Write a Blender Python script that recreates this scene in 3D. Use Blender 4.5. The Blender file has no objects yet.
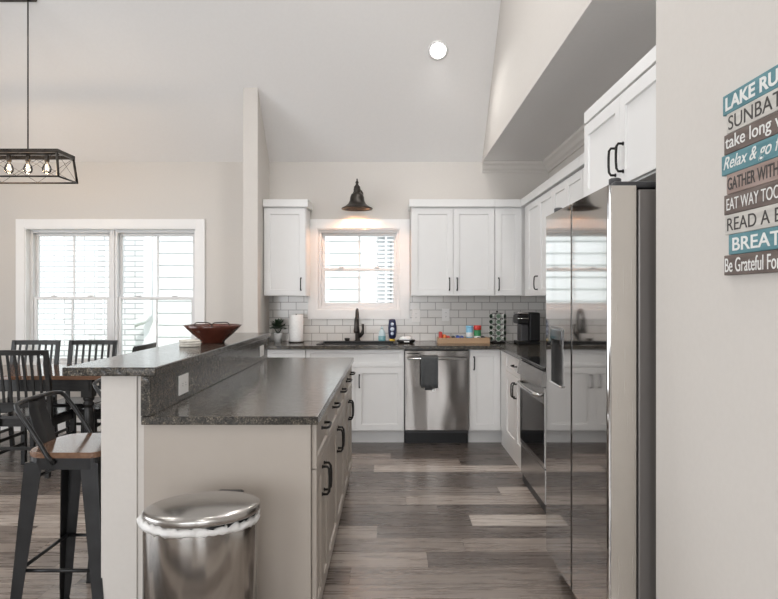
import bpy, bmesh, math, random
from math import sin, cos, pi, radians as R
from mathutils import Vector, Matrix, noise

SC = bpy.context.scene
COL = SC.collection
random.seed(7)

# ------------------------------------------------------------------ camera
cd = bpy.data.cameras.new('camera')
cam = bpy.data.objects.new('camera', cd); COL.objects.link(cam)
cam.location = (0, 0, 1.37); cam.rotation_euler = (pi/2, 0, 0)
cd.sensor_width = 36; cd.lens = 36*640/778
cd.shift_x = -2/778; cd.shift_y = -3.5/778
cd.clip_start = .05
SC.camera = cam
# ------------------------------------------------------------------ world, sun, exposure
SC.view_settings.view_transform = 'Standard'
SC.view_settings.look = 'None'
SC.view_settings.gamma = 1
SC.view_settings.use_curve_mapping = False
SC.view_settings.exposure = -0.41
w = bpy.data.worlds.new('world'); SC.world = w; w.use_nodes = True
bg = w.node_tree.nodes['Background']
bg.inputs[0].default_value = (.86, .93, 1, 1); bg.inputs[1].default_value = 3.0
def light(name, typ, loc, rot, energy, color=(1, 1, 1), **kw):
    l = bpy.data.lights.new(name, typ); l.energy = energy; l.color = color
    for k, v in kw.items(): setattr(l, k, v)
    o = bpy.data.objects.new(name, l); COL.objects.link(o)
    o.location = loc; o.rotation_euler = rot
    return o
light('sun', 'SUN', (0, 0, 12), (R(30), R(8), 0), 3.8, (1, .97, .93), angle=R(2))
# fill lamps added behind the camera, set at presumed living room windows
light('rear_fill_lamp', 'AREA', (-2.9, -4.35, 1.75), (R(90), 0, 0), 145, (.98, .985, 1), shape='RECTANGLE', size=2.7, size_y=2.2)
light('rear_fill_lamp', 'AREA', (0.0, -4.35, 1.75), (R(90), 0, 0), 115, (.98, .985, 1), shape='RECTANGLE', size=1.5, size_y=2.2)
# fill lamp added left of the frame, at assumed glass doors
light('side_fill_lamp', 'AREA', (-5.4, 2.2, 1.25), (0, R(-90), 0), 125, (.97, .98, 1), shape='RECTANGLE', size=2.2, size_y=3.4)

# ------------------------------------------------------------------ materials
def mat(name, color=(.8, .8, .8), rough=.5, metal=0, spec=.5, **kw):
    m = bpy.data.materials.new(name); m.use_nodes = True
    b = m.node_tree.nodes['Principled BSDF']
    b.inputs['Base Color'].default_value = (*color, 1)
    b.inputs['Roughness'].default_value = rough
    b.inputs['Metallic'].default_value = metal
    b.inputs['Specular IOR Level'].default_value = spec
    for k, v in kw.items(): b.inputs[k].default_value = v
    return m
def N(m, typ, **kw):
    n = m.node_tree.nodes.new(typ)
    for k, v in kw.items():
        if k.startswith('i_'):
            n.inputs[k[2:].replace('_', ' ')].default_value = v
        else: setattr(n, k, v)
    return n
def L(m, a, b): m.node_tree.links.new(a, b)
def BS(m): return m.node_tree.nodes['Principled BSDF']
def coords(m, scale=(1, 1, 1), kind='Object', rot=(0, 0, 0)):
    tc = N(m, 'ShaderNodeTexCoord'); mp = N(m, 'ShaderNodeMapping')
    mp.inputs['Scale'].default_value = scale; mp.inputs['Rotation'].default_value = rot
    L(m, tc.outputs[kind], mp.inputs['Vector']); return mp.outputs['Vector']
def noisy(m, c1, c2, scale=5, detail=4, stretch=(1, 1, 1), lo=.35, hi=.65, rough=None, bump=0, bscale=None):
    v = coords(m, stretch)
    n = N(m, 'ShaderNodeTexNoise'); n.inputs['Scale'].default_value = scale; n.inputs['Detail'].default_value = detail
    L(m, v, n.inputs['Vector'])
    r = N(m, 'ShaderNodeValToRGB'); r.color_ramp.elements[0].position = lo; r.color_ramp.elements[1].position = hi
    r.color_ramp.elements[0].color = (*c1, 1); r.color_ramp.elements[1].color = (*c2, 1)
    L(m, n.outputs['Fac'], r.inputs['Fac']); L(m, r.outputs['Color'], BS(m).inputs['Base Color'])
    if rough:
        mr = N(m, 'ShaderNodeMapRange'); mr.inputs['To Min'].default_value = rough[0]; mr.inputs['To Max'].default_value = rough[1]
        L(m, n.outputs['Fac'], mr.inputs['Value']); L(m, mr.outputs['Result'], BS(m).inputs['Roughness'])
    if bump:
        b = N(m, 'ShaderNodeBump'); b.inputs['Strength'].default_value = bump; b.inputs['Distance'].default_value = .002
        L(m, n.outputs['Fac'], b.inputs['Height']); L(m, b.outputs['Normal'], BS(m).inputs['Normal'])
    return m
M = {}
M['wall'] = noisy(mat('wall_paint', rough=.75, spec=.25), (.60, .57, .535), (.61, .58, .545), 60, bump=.05)
M['ceil'] = noisy(mat('ceiling_paint', rough=.85, spec=.2), (.76, .745, .73), (.77, .755, .74), 40)
M['white'] = noisy(mat('white_cabinet_paint', rough=.38), (.74, .735, .725), (.75, .745, .735), 8)
M['trim'] = noisy(mat('white_trim_paint', rough=.35), (.80, .795, .785), (.81, .805, .795), 8)
M['vinyl'] = mat('white_vinyl', (.72, .72, .72), .35)
M['taupe'] = noisy(mat('taupe_cabinet_paint', rough=.38), (.40, .355, .31), (.41, .365, .32), 8)
M['black'] = mat('black_metal', (.018, .017, .016), .38, .6)
M['bronze'] = noisy(mat('oil_rubbed_bronze', rough=.35, metal=.7), (.03, .026, .023), (.06, .052, .045), 20)
M['stoolmetal'] = noisy(mat('gunmetal_paint', rough=.33, metal=.55), (.020, .020, .0205), (.03, .03, .031), 10)
M['blackwood'] = noisy(mat('black_stained_wood', rough=.3, spec=.3), (.008, .0075, .0075), (.015, .014, .013), 12, stretch=(1, 1, 8))
M['blackseat'] = mat('black_glossy_seat', (.012, .011, .011), .14)
M['gap'] = mat('dark_gap', (.01, .01, .01), .7)
M['plastic_black'] = mat('black_plastic', (.012, .012, .0125), .3, spec=.3)
M['outlet'] = mat('white_plastic', (.80, .79, .77), .3)
M['dark'] = mat('dark_grey_plastic', (.04, .04, .043), .45)
def glassmat(name, tint=(1, 1, 1), refl=.5):
    m = bpy.data.materials.new(name); m.use_nodes = True; nt = m.node_tree
    nt.nodes.remove(BS(m)); out = nt.nodes['Material Output']
    t = N(m, 'ShaderNodeBsdfTransparent'); t.inputs[0].default_value = (*tint, 1)
    g = N(m, 'ShaderNodeBsdfGlossy'); g.inputs['Roughness'].default_value = .02
    f = N(m, 'ShaderNodeFresnel'); f.inputs['IOR'].default_value = 1.45
    mx = N(m, 'ShaderNodeMixShader')
    L(m, f.outputs[0], mx.inputs[0]); L(m, t.outputs[0], mx.inputs[1]); L(m, g.outputs[0], mx.inputs[2])
    L(m, mx.outputs[0], out.inputs['Surface']); return m
M['glass'] = glassmat('window_glass', (.97, .985, .98))
M['bulbglass'] = glassmat('clear_bulb_glass', (.98, .97, .95))
def emit(name, col, s):
    m = mat(name, (0, 0, 0)); b = BS(m)
    b.inputs['Emission Color'].default_value = (*col, 1); b.inputs['Emission Strength'].default_value = s
    return m
M['led'] = emit('led_diffuser', (1, .98, .95), 14)
M['filament'] = emit('glowing_filament', (1, .8, .6), 9)
M['bulbwarm'] = emit('warm_bulb', (1, .75, .5), 10)
# brushed steel
def steel(name, col=(.56, .55, .54), r0=.18, r1=.3, stretch=(60, 60, 1), wav=0.0, aniso=0):
    m = mat(name, col, .25, 1)
    v = coords(m, stretch)
    n = N(m, 'ShaderNodeTexNoise'); n.inputs['Scale'].default_value = 4; n.inputs['Detail'].default_value = 3
    L(m, v, n.inputs['Vector'])
    mr = N(m, 'ShaderNodeMapRange'); mr.inputs['To Min'].default_value = r0; mr.inputs['To Max'].default_value = r1
    L(m, n.outputs['Fac'], mr.inputs['Value']); L(m, mr.outputs['Result'], BS(m).inputs['Roughness'])
    if wav:
        v2 = coords(m, (1, 1, .25))
        n2 = N(m, 'ShaderNodeTexNoise'); n2.inputs['Scale'].default_value = 3.2; n2.inputs['Detail'].default_value = 1
        L(m, v2, n2.inputs['Vector'])
        b = N(m, 'ShaderNodeBump'); b.inputs['Strength'].default_value = 1; b.inputs['Distance'].default_value = wav
        L(m, n2.outputs['Fac'], b.inputs['Height']); L(m, b.outputs['Normal'], BS(m).inputs['Normal'])
    return m
M['steel'] = steel('brushed_steel', wav=.0)
M['cansteel'] = steel('polished_can_steel', (.42, .405, .385), .13, .2, (50, 50, .5))
M['lidsteel'] = steel('brushed_lid_steel', (.42, .405, .385), .2, .3, (4, 60, 60))
M['fridge'] = steel('polished_steel_door', (.46, .45, .44), .035, .06, wav=.0009)
M['fridge_side'] = steel('steel_door_edge', (.62, .59, .55), .22, .3)
M['dwsteel'] = steel('dishwasher_steel', (.27, .255, .24), .14, .2, wav=.03)
M['fridge_body'] = mat('grey_enamel_side', (.19, .175, .165), .35, .3)
M['darksteel'] = mat('dark_steel', (.22, .215, .21), .25, .9)
M['chrome'] = mat('chrome', (.75, .75, .74), .12, 1)
M['ovenglass'] = mat('black_oven_glass', (.008, .008, .009), .06)
# granite
def granite():
    m = mat('dark_leathered_granite', rough=.2)
    v = coords(m)
    n1 = N(m, 'ShaderNodeTexNoise'); n1.inputs['Scale'].default_value = 190; n1.inputs['Detail'].default_value = 3
    n2 = N(m, 'ShaderNodeTexNoise'); n2.inputs['Scale'].default_value = 42; n2.inputs['Detail'].default_value = 5
    L(m, v, n1.inputs['Vector']); L(m, v, n2.inputs['Vector'])
    r1 = N(m, 'ShaderNodeValToRGB'); e = r1.color_ramp.elements
    e[0].position = .38; e[0].color = (.022, .021, .019, 1); e[1].position = .74; e[1].color = (.24, .215, .18, 1)
    k = r1.color_ramp.elements.new(.55); k.color = (.062, .057, .049, 1)
    L(m, n1.outputs['Fac'], r1.inputs['Fac'])
    r2 = N(m, 'ShaderNodeValToRGB'); e = r2.color_ramp.elements
    e[0].position = .4; e[0].color = (.55, .55, .55, 1); e[1].position = .65; e[1].color = (1.5, 1.4, 1.25, 1)
    L(m, n2.outputs['Fac'], r2.inputs['Fac'])
    mx = N(m, 'ShaderNodeMix', data_type='RGBA', blend_type='MULTIPLY'); mx.inputs[0].default_value = 1
    L(m, r1.outputs[0], mx.inputs[6]); L(m, r2.outputs[0], mx.inputs[7]); L(m, mx.outputs[2], BS(m).inputs['Base Color'])
    mr = N(m, 'ShaderNodeMapRange'); mr.inputs['To Min'].default_value = .07; mr.inputs['To Max'].default_value = .22
    L(m, n2.outputs['Fac'], mr.inputs['Value']); L(m, mr.outputs['Result'], BS(m).inputs['Roughness'])
    b = N(m, 'ShaderNodeBump'); b.inputs['Strength'].default_value = .6; b.inputs['Distance'].default_value = .0022
    L(m, n2.outputs['Fac'], b.inputs['Height']); L(m, b.outputs['Normal'], BS(m).inputs['Normal'])
    return m
M['granite'] = granite()
# floor planks
def planks():
    m = mat('grey_wood_planks', rough=.3, spec=.75)
    at = N(m, 'ShaderNodeAttribute', attribute_name='tone')
    v = coords(m, (1.2, 16, 1))
    off = N(m, 'ShaderNodeVectorMath', operation='ADD')
    L(m, v, off.inputs[0]); L(m, at.outputs['Vector'], off.inputs[1])
    n = N(m, 'ShaderNodeTexNoise'); n.inputs['Scale'].default_value = 2.2; n.inputs['Detail'].default_value = 8; n.inputs['Roughness'].default_value = .65
    n.inputs['Distortion'].default_value = .6
    L(m, off.outputs[0], n.inputs['Vector'])
    sp = N(m, 'ShaderNodeSeparateColor'); L(m, at.outputs['Color'], sp.inputs[0])
    a = N(m, 'ShaderNodeMath', operation='MULTIPLY_ADD'); a.inputs[1].default_value = .75; a.inputs[2].default_value = -.375
    L(m, n.outputs['Fac'], a.inputs[0])
    s = N(m, 'ShaderNodeMath', operation='ADD'); L(m, a.outputs[0], s.inputs[0]); L(m, sp.outputs[0], s.inputs[1])
    r = N(m, 'ShaderNodeValToRGB'); e = r.color_ramp.elements
    e[0].position = 0; e[0].color = (.045, .036, .031, 1); e[1].position = 1; e[1].color = (.60, .545, .49, 1)
    k = r.color_ramp.elements.new(.3); k.color = (.115, .092, .079, 1)
    k = r.color_ramp.elements.new(.6); k.color = (.29, .243, .21, 1)
    L(m, s.outputs[0], r.inputs['Fac']); L(m, r.outputs[0], BS(m).inputs['Base Color'])
    mr = N(m, 'ShaderNodeMapRange'); mr.inputs['To Min'].default_value = .2; mr.inputs['To Max'].default_value = .36
    L(m, n.outputs['Fac'], mr.inputs['Value']); L(m, mr.outputs['Result'], BS(m).inputs['Roughness'])
    b = N(m, 'ShaderNodeBump'); b.inputs['Strength'].default_value = .25; b.inputs['Distance'].default_value = .001
    L(m, n.outputs['Fac'], b.inputs['Height']); L(m, b.outputs['Normal'], BS(m).inputs['Normal'])
    return m
M['planks'] = planks()
# subway tile / brick by brick texture in a chosen plane
def bricks(name, c1, c2, mortar, bw, bh, ms, rough, axes, bump=.5, off=(0, 0)):
    m = mat(name, rough=rough)
    tc = N(m, 'ShaderNodeTexCoord'); s = N(m, 'ShaderNodeSeparateXYZ'); c = N(m, 'ShaderNodeCombineXYZ')
    L(m, tc.outputs['Object'], s.inputs[0])
    ax = {'x': 0, 'y': 1, 'z': 2}
    for i in (0, 1):
        a = N(m, 'ShaderNodeMath', operation='ADD'); a.inputs[1].default_value = off[i]
        L(m, s.outputs[ax[axes[i]]], a.inputs[0]); L(m, a.outputs[0], c.inputs[i])
    t = N(m, 'ShaderNodeTexBrick')
    t.inputs['Scale'].default_value = 1; t.inputs['Brick Width'].default_value = bw; t.inputs['Row Height'].default_value = bh
    t.inputs['Mortar Size'].default_value = ms; t.inputs['Mortar Smooth'].default_value = .2; t.inputs['Bias'].default_value = 0
    t.inputs['Color1'].default_value = (*c1, 1); t.inputs['Color2'].default_value = (*c2, 1); t.inputs['Mortar'].default_value = (*mortar, 1)
    L(m, c.outputs[0], t.inputs['Vector']); L(m, t.outputs['Color'], BS(m).inputs['Base Color'])
    iv = N(m, 'ShaderNodeMath', operation='SUBTRACT'); iv.inputs[0].default_value = 1; L(m, t.outputs['Fac'], iv.inputs[1])
    b = N(m, 'ShaderNodeBump'); b.inputs['Strength'].default_value = bump; b.inputs['Distance'].default_value = .004
    L(m, iv.outputs[0], b.inputs['Height']); L(m, b.outputs['Normal'], BS(m).inputs['Normal'])
    return m
M['tile_b'] = bricks('subway_tile_back', (.70, .68, .65), (.66, .64, .61), (.34, .32, .30), .157, .0785, .0034, .15, 'xz', off=(.02, -.914+.0785))
M['tile_r'] = bricks('subway_tile_right', (.70, .68, .65), (.66, .64, .61), (.34, .32, .30), .157, .0785, .0034, .15, 'yz', off=(.02, -.914+.0785))
M['brick'] = bricks('white_painted_brick', (.84, .84, .84), (.74, .74, .74), (.42, .42, .43), .30, .078, .009, .8, 'xz', 1)
M['siding'] = mat('white_siding', (.86, .87, .88), .6)
M['grass'] = noisy(mat('grass', rough=.9), (.08, .12, .04), (.16, .2, .08), 14)
def wood(name, c1, c2, st=(1, 14, 14), rough=.35, sc=3):
    return noisy(mat(name, rough=rough), c1, c2, sc, 6, st, .3, .7, bump=.02)
M['tablewood'] = wood('brown_table_top', (.10, .05, .03), (.17, .09, .055), rough=.07)
M['seatwood'] = wood('stool_seat_wood', (.13, .068, .042), (.20, .115, .07), (14, 1, 14), rough=.13)
M['traywood'] = wood('tray_wood', (.36, .22, .12), (.48, .31, .18))
M['bowl'] = noisy(mat('red_brown_lacquer', rough=.18), (.05, .014, .009), (.11, .032, .02), 6)
M['paper'] = noisy(mat('paper', rough=.9), (.80, .80, .79), (.86, .86, .85), 60, bump=.4)
M['towel'] = noisy(mat('charcoal_terry', rough=1), (.055, .058, .06), (.10, .105, .108), 160, bump=1)
M['bag'] = mat('white_plastic_bag', (.78, .77, .75), .4, **{'Transmission Weight': .15})
M['coaster'] = noisy(mat('cream_stone', rough=.6), (.55, .52, .46), (.66, .63, .57), 30)
def leafm():
    return noisy(mat('dark_green_leaf', rough=.4), (.02, .035, .02), (.05, .085, .045), 20)
M['leaf'] = leafm()
M['pot'] = mat('white_ceramic', (.75, .75, .74), .3)
def P(name, c, r=.35, **k): return mat(name, c, r, **k)
M['navy'] = P('navy_bottle', (.012, .018, .07)); M['yellow'] = P('yellow_cap', (.75, .5, .06)); M['labelw'] = P('pale_label', (.6, .68, .8))
M['aqua'] = P('aqua_soap', (.22, .5, .56), .15, **{'Transmission Weight': .3}); M['clear'] = P('pale_clear_plastic', (.55, .68, .72), .15)
M['red'] = P('red_packet', (.6, .05, .04)); M['orange'] = P('orange_packet', (.75, .2, .05)); M['blue'] = P('blue_packet', (.05, .1, .38))
M['skyblue'] = P('sky_blue_tub', (.22, .5, .68)); M['green'] = P('green_label', (.03, .22, .08)); M['podgreen'] = P('green_pod_foil', (.28, .42, .30)); M['podwhite'] = P('white_pod_cup', (.6, .62, .58))
M['teal'] = noisy(mat('teal_board', rough=.7), (.075, .19, .22), (.12, .26, .29), 9, 5, (1, 1, 8))
M['signwhite'] = noisy(mat('whitewashed_board', rough=.7), (.46, .44, .41), (.58, .56, .52), 9, 5, (1, 1, 8))
M['signbrown'] = noisy(mat('brown_board', rough=.7), (.105, .08, .07), (.16, .125, .11), 9, 5, (1, 1, 8))
M['signpink'] = noisy(mat('rosy_brown_board', rough=.7), (.26, .19, .165), (.34, .26, .23), 9, 5, (1, 1, 8))
M['txtw'] = mat('white_lettering', (.72, .72, .70), .7); M['txtd'] = mat('charcoal_lettering', (.05, .045, .042), .7)

# ------------------------------------------------------------------ mesh helpers
class MB:
    def __init__(s, off=(0, 0, 0)): s.bm = bmesh.new(); s.off = Vector(off)
    def _faces(s, vs, fs, smooth=False):
        V = [s.bm.verts.new(Vector(v)) for v in vs]
        for f in fs:
            try: q = s.bm.faces.new([V[i] for i in f]); q.smooth = smooth
            except ValueError: pass
        return V
    def box(s, x0, x1, y0, y1, z0, z1, bev=0, seg=2):
        x0, x1 = sorted((x0, x1)); y0, y1 = sorted((y0, y1)); z0, z1 = sorted((z0, z1))
        t = bmesh.new(); bmesh.ops.create_cube(t, size=1)
        for v in t.verts:
            v.co = Vector((x0+(v.co.x+.5)*(x1-x0), y0+(v.co.y+.5)*(y1-y0), z0+(v.co.z+.5)*(z1-z0)))
        if bev:
            bmesh.ops.bevel(t, geom=t.edges[:], offset=min(bev, .49*min(x1-x0, y1-y0, z1-z0)), segments=seg, profile=.5, affect='EDGES')
        s._merge(t); return s
    def _merge(s, t, mtx=None):
        if mtx: t.transform(mtx)
        mp = {v: s.bm.verts.new(v.co) for v in t.verts}
        for f in t.faces:
            try: q = s.bm.faces.new([mp[v] for v in f.verts]); q.smooth = f.smooth
            except ValueError: pass
        t.free()
    def tube(s, pts, r, seg=10, caps=True, flat=1.0):
        pts = [Vector(p) for p in pts]; n = len(pts); rings = []
        rs = r if isinstance(r, (list, tuple)) else [r]*n
        up = None
        for i, p in enumerate(pts):
            d = (pts[min(i+1, n-1)]-pts[max(i-1, 0)]).normalized()
            if up is None:
                up = Vector((0, 0, 1)) if abs(d.z) < .9 else Vector((1, 0, 0))
            a = d.cross(up).normalized(); up = a.cross(d).normalized()
            rings.append([s.bm.verts.new(p+(a*cos(2*pi*k/seg)*flat+up*sin(2*pi*k/seg))*rs[i]) for k in range(seg)])
        for i in range(n-1):
            for k in range(seg):
                f = s.bm.faces.new([rings[i][k], rings[i][(k+1) % seg], rings[i+1][(k+1) % seg], rings[i+1][k]]); f.smooth = True
        if caps:
            s.bm.faces.new(rings[0][::-1]); s.bm.faces.new(rings[-1])
        return s
    def lathe(s, prof, c=(0, 0, 0), seg=32, sx=1, sy=1, mtx=None, smooth=True, jit=None, closed=False):
        rings = []
        for j, (r, z) in enumerate(prof):
            ring = []
            for k in range(seg):
                a = 2*pi*k/seg; rr = max(r, 1e-5); zz = z
                if jit: rr, zz = jit(j, k, rr, zz)
                p = Vector((rr*cos(a)*sx, rr*sin(a)*sy, zz))
                if mtx: p = mtx @ p
                ring.append(s.bm.verts.new(p+Vector(c)))
            rings.append(ring)
        for i in range(len(rings)-1):
            for k in range(seg):
                f = s.bm.faces.new([rings[i][k], rings[i][(k+1) % seg], rings[i+1][(k+1) % seg], rings[i+1][k]]); f.smooth = smooth
        if closed:
            for k in range(seg):
                f = s.bm.faces.new([rings[-1][k], rings[-1][(k+1) % seg], rings[0][(k+1) % seg], rings[0][k]]); f.smooth = smooth
        for q, (r, z) in ((0, prof[0]), (-1, prof[-1])):
            if r > 1e-4 and not closed:
                s.bm.faces.new(rings[q][::-1] if q == 0 else rings[q])
        return s
    def prism(s, poly, z0, z1, axes='xyz', smooth=False):   # poly in (a,b), extruded along c
        ia = 'xyz'.index(axes[0]); ib = 'xyz'.index(axes[1]); ic = 'xyz'.index(axes[2])
        def pt(a, b, c):
            v = [0, 0, 0]; v[ia] = a; v[ib] = b; v[ic] = c; return v
        n = len(poly)
        s._faces([pt(a, b, z0) for a, b in poly]+[pt(a, b, z1) for a, b in poly],
                 [list(range(n))[::-1], list(range(n, 2*n))]+[[i, (i+1) % n, n+(i+1) % n, n+i] for i in range(n)], smooth)
        return s
    def hexa(s, b, t):
        s._faces(list(b)+list(t), [[3, 2, 1, 0], [4, 5, 6, 7], [0, 1, 5, 4], [1, 2, 6, 5], [2, 3, 7, 6], [3, 0, 4, 7]]); return s
    def sphere(s, c, r, sx=1, sy=1, sz=1, u=16, v=10):
        t = bmesh.new(); bmesh.ops.create_uvsphere(t, u_segments=u, v_segments=v, radius=r)
        for f in t.faces: f.smooth = True
        s._merge(t, Matrix.Translation(c) @ Matrix.Diagonal((sx, sy, sz, 1))); return s
    def build(s, name, m, parent=None, merge=False, normals=True):
        if normals: bmesh.ops.recalc_face_normals(s.bm, faces=s.bm.faces[:])
        me = bpy.data.meshes.new(name)
        if any(s.off):
            bmesh.ops.translate(s.bm, verts=s.bm.verts[:], vec=-s.off)
        s.bm.to_mesh(me); s.bm.free()
        me.materials.append(M[m] if isinstance(m, str) else m)
        o = bpy.data.objects.new(name, me); COL.objects.link(o)
        if parent: o.parent = parent
        elif any(s.off): o.location = s.off
        return o
def tag(o, label, cat, group=None, kind=None):
    o['label'] = label; o['category'] = cat
    if group: o['group'] = group
    if kind: o['kind'] = kind
    return o
def thing(name, label, cat, loc=(0, 0, 0), rz=0, group=None):
    o = bpy.data.objects.new(name, None); COL.objects.link(o); o.empty_display_size = .1
    o.location = loc; o.rotation_euler = (0, 0, rz); return tag(o, label, cat, group)
def struct(o, label=None, cat=None):
    o['kind'] = 'structure'
    if label: o['label'] = label
    if cat: o['category'] = cat
    return o
def copy_tree(o, parent=None):
    c = o.copy(); COL.objects.link(c)
    if parent: c.parent = parent
    for ch in list(o.children): copy_tree(ch, c)
    return c

# ------------------------------------------------------------------ ROOM SHELL
D = 6.5; HC = 2.73; XS = .924; XR = 1.6
XL = -5.2; YB = -4.2
K1 = (-.751, .0975, 1.228, 2.056)      # kitchen window opening
K2 = (-3.712, -1.977, .66, 2.059)      # dining window opening
# floor: planks run along X
ROW = .195; Y0 = 3.036 - ROW*38
ov = {  # row index (from 3.036) : [(x_end, tone)...]
 -1: [(-1.6, .45), (.95, .52), (9, .34)], 0: [(-1.5, .5), (-.2, .33), (.9, .47), (9, .4)], 1: [(-1.7, .38), (.19, .62), (1.2, .28), (9, .3)],
 2: [(-1.9, .45), (.4, .5), (9, .55)], 3: [(-2.1, .4), (-.08, .66), (1.1, .3), (9, .3)], 4: [(-3.3, .2), (-1.6, .72), (.485, .27), (9, .84)],
 5: [(-2.6, .78), (-1.2, .55), (.3, .36), (9, .27)], 6: [(-1.9, .66), (.1, .52), (9, .66)], 7: [(-2.4, .25), (-.5, .34), (.76, .38), (9, .68)],
 8: [(-2.0, .22), (.2, .3), (9, .2)], 9: [(-2.8, .5), (-.9, .3), (9, .17)], 10: [(-2.2, .3), (-.135, .36), (9, .74)],
 11: [(-1.9, .22), (.57, .5), (9, .12)], 12: [(-1.8, .3), (0, .5), (9, .14)], 13: [(-1.0, .18), (.25, .16), (9, .2)], 14: [(-1.2, .2), (9, .1)], 15: [(-.6, .14), (9, .12)]}
bm = bmesh.new(); ca = bm.loops.layers.float_color.new('tone')
y = Y0; idx = -38
while y < D+.2:
    segs = ov.get(idx)
    if not segs:
        x = XL-random.random()*1.2; segs = []
        while x < XR+.3:
            x += random.choice((.9, 1.22, 1.22)); segs.append((x, random.choice((.15, .28, .36, .45, .55, .68, .8))))
    xa = XL-.2
    for xe, t in segs:
        if xe <= xa: continue
        xe = min(xe, XR+.3)
        q = .0009
        f = bm.faces.new([bm.verts.new(p) for p in ((xa+q, y+q, 0), (xe-q, y+q, 0), (xe-q, y+ROW-q, 0), (xa+q, y+ROW-q, 0))])
        rnd = random.random()*20
        for l in f.loops: l[ca] = (t*.92+.02, rnd, random.random()*0+rnd*.7, 1)
        xa = xe
        if xa >= XR+.3: break
    y += ROW; idx += 1
# dark underlay just below, closing the joints
for p in [((XL-.2, YB-.3, -.002), (XR+.3, YB-.3, -.002), (XR+.3, D+.2, -.002), (XL-.2, D+.2, -.002))]:
    f = bm.faces.new([bm.verts.new(v) for v in p])
    for l in f.loops: l[ca] = (-.4, 0, 0, 1)
me = bpy.data.meshes.new('floor'); bm.to_mesh(me); bm.free(); me.materials.append(M['planks'])
fl = bpy.data.objects.new('floor', me); COL.objects.link(fl); struct(fl)

def wall_with_holes(y0, y1, x0, x1, z0, z1, holes):
    mb = MB(); xs = sorted(holes); cur = x0
    for (a, b, c, d) in xs:
        mb.box(cur, a, y0, y1, z0, z1); mb.box(a, b, y0, y1, z0, c); mb.box(a, b, y0, y1, d, z1); cur = b
    mb.box(cur, x1, y0, y1, z0, z1); return mb
struct(wall_with_holes(D, D+.16, XL-.16, XR+.16, -.05, HC+.3, [K2, K1]).build('wall_back', 'wall'))
RH = [(-4.2, -1.6, .5, 2.95), (-.75, .75, .5, 2.95)]  # unseen rear openings, added for the fill lamps behind them
struct(wall_with_holes(YB-.16, YB, XL-.16, XR+.16, -.05, 3.6, RH).build('wall_rear', 'wall'))
mb = MB()
LW = (.5, 3.9, .12, 2.6)  # unseen opening added in the left wall to let fill light in
mb.box(XL-.16, XL, YB, LW[0], -.05, 5.6); mb.box(XL-.16, XL, LW[1], D, -.05, 5.6); mb.box(XL-.16, XL, LW[0], LW[1], -.05, LW[2]); mb.box(XL-.16, XL, LW[0], LW[1], LW[3], 5.6)
struct(mb.build('wall_left', 'wall'))
struct(MB().box(XR, XR+.16, 2.2, D, -.05, HC+.2).build('wall_right', 'wall'))
struct(MB().box(.911, XR+.16, YB, 2.2, -.05, 5.6).build('wall_foreground', 'wall'))
# sloped ceiling and soffit
RY, RZ = 4.1, HC+2.4
struct(MB().prism([(D+.2, HC-.2), (D+.2, HC+.15), (RY, RZ+.35), (YB-.2, 3.5), (YB-.2, 3.2), (RY, RZ)], XL-.16, XS+.001, 'yzx').build('ceiling', 'ceil'))
struct(MB().box(XS+.0015, XR+.16, 2.2, D+.1, HC-.001, HC+.12).build('ceiling_soffit', 'ceil'))
struct(MB().prism([(D, HC), (2.2, HC), (2.2, 5.3), (RY, RZ+.2), (D, HC+.12)], XS, XS+.1, 'yzx').build('wall_soffit_face', 'wall'))
# partition stub between dining and kitchen
STX0, STX1, STY = -1.371, -1.235, 5.93
struct(MB().prism([(D, 0), (STY, 0), (STY, HC+D-STY+.03), (D, HC+.03)], STX0, STX1, 'yzx').build('wall_partition', 'wall'))
# crown moulding on the soffit
def crown_prof(): return [(0, 0), (.012, 0), (.018, .02), (.035, .035), (.05, .065), (.07, .085), (.075, .11), (0, .11)]
mb = MB()
mb.prism([(D-a, HC-.11+b) for a, b in crown_prof()], XS, XR, 'yzx')
mb.prism([(XR-a, HC-.11+b) for a, b in crown_prof()], 2.2, D, 'xzy')
struct(mb.build('trim_1', 'wall'))
struct(MB().box(XL, STX0, D-.014, D, 0, .13, .003).build('baseboard_back', 'trim'))
struct(MB().box(STX0-.014, STX0, STY, D-.014, 0, .13, .003).build('baseboard_partition', 'trim'))
struct(MB().box(.897, .911, YB, 2.2, 0, .13, .003).build('baseboard_right', 'trim'))
# backsplash
wz = K1[2]-.092
mb = MB(); mb.box(STX1, XR, D-.008, D, .914, wz); mb.box(STX1, K1[0]-.092, D-.008, D, wz, 1.372); mb.box(K1[1]+.092, XR, D-.008, D, wz, 1.372)
struct(mb.build('trim_2', 'tile_b'))
struct(MB().box(XR-.008, XR, 3.25, D-.008, .914, 1.372).build('trim_3', 'tile_r'))

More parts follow.
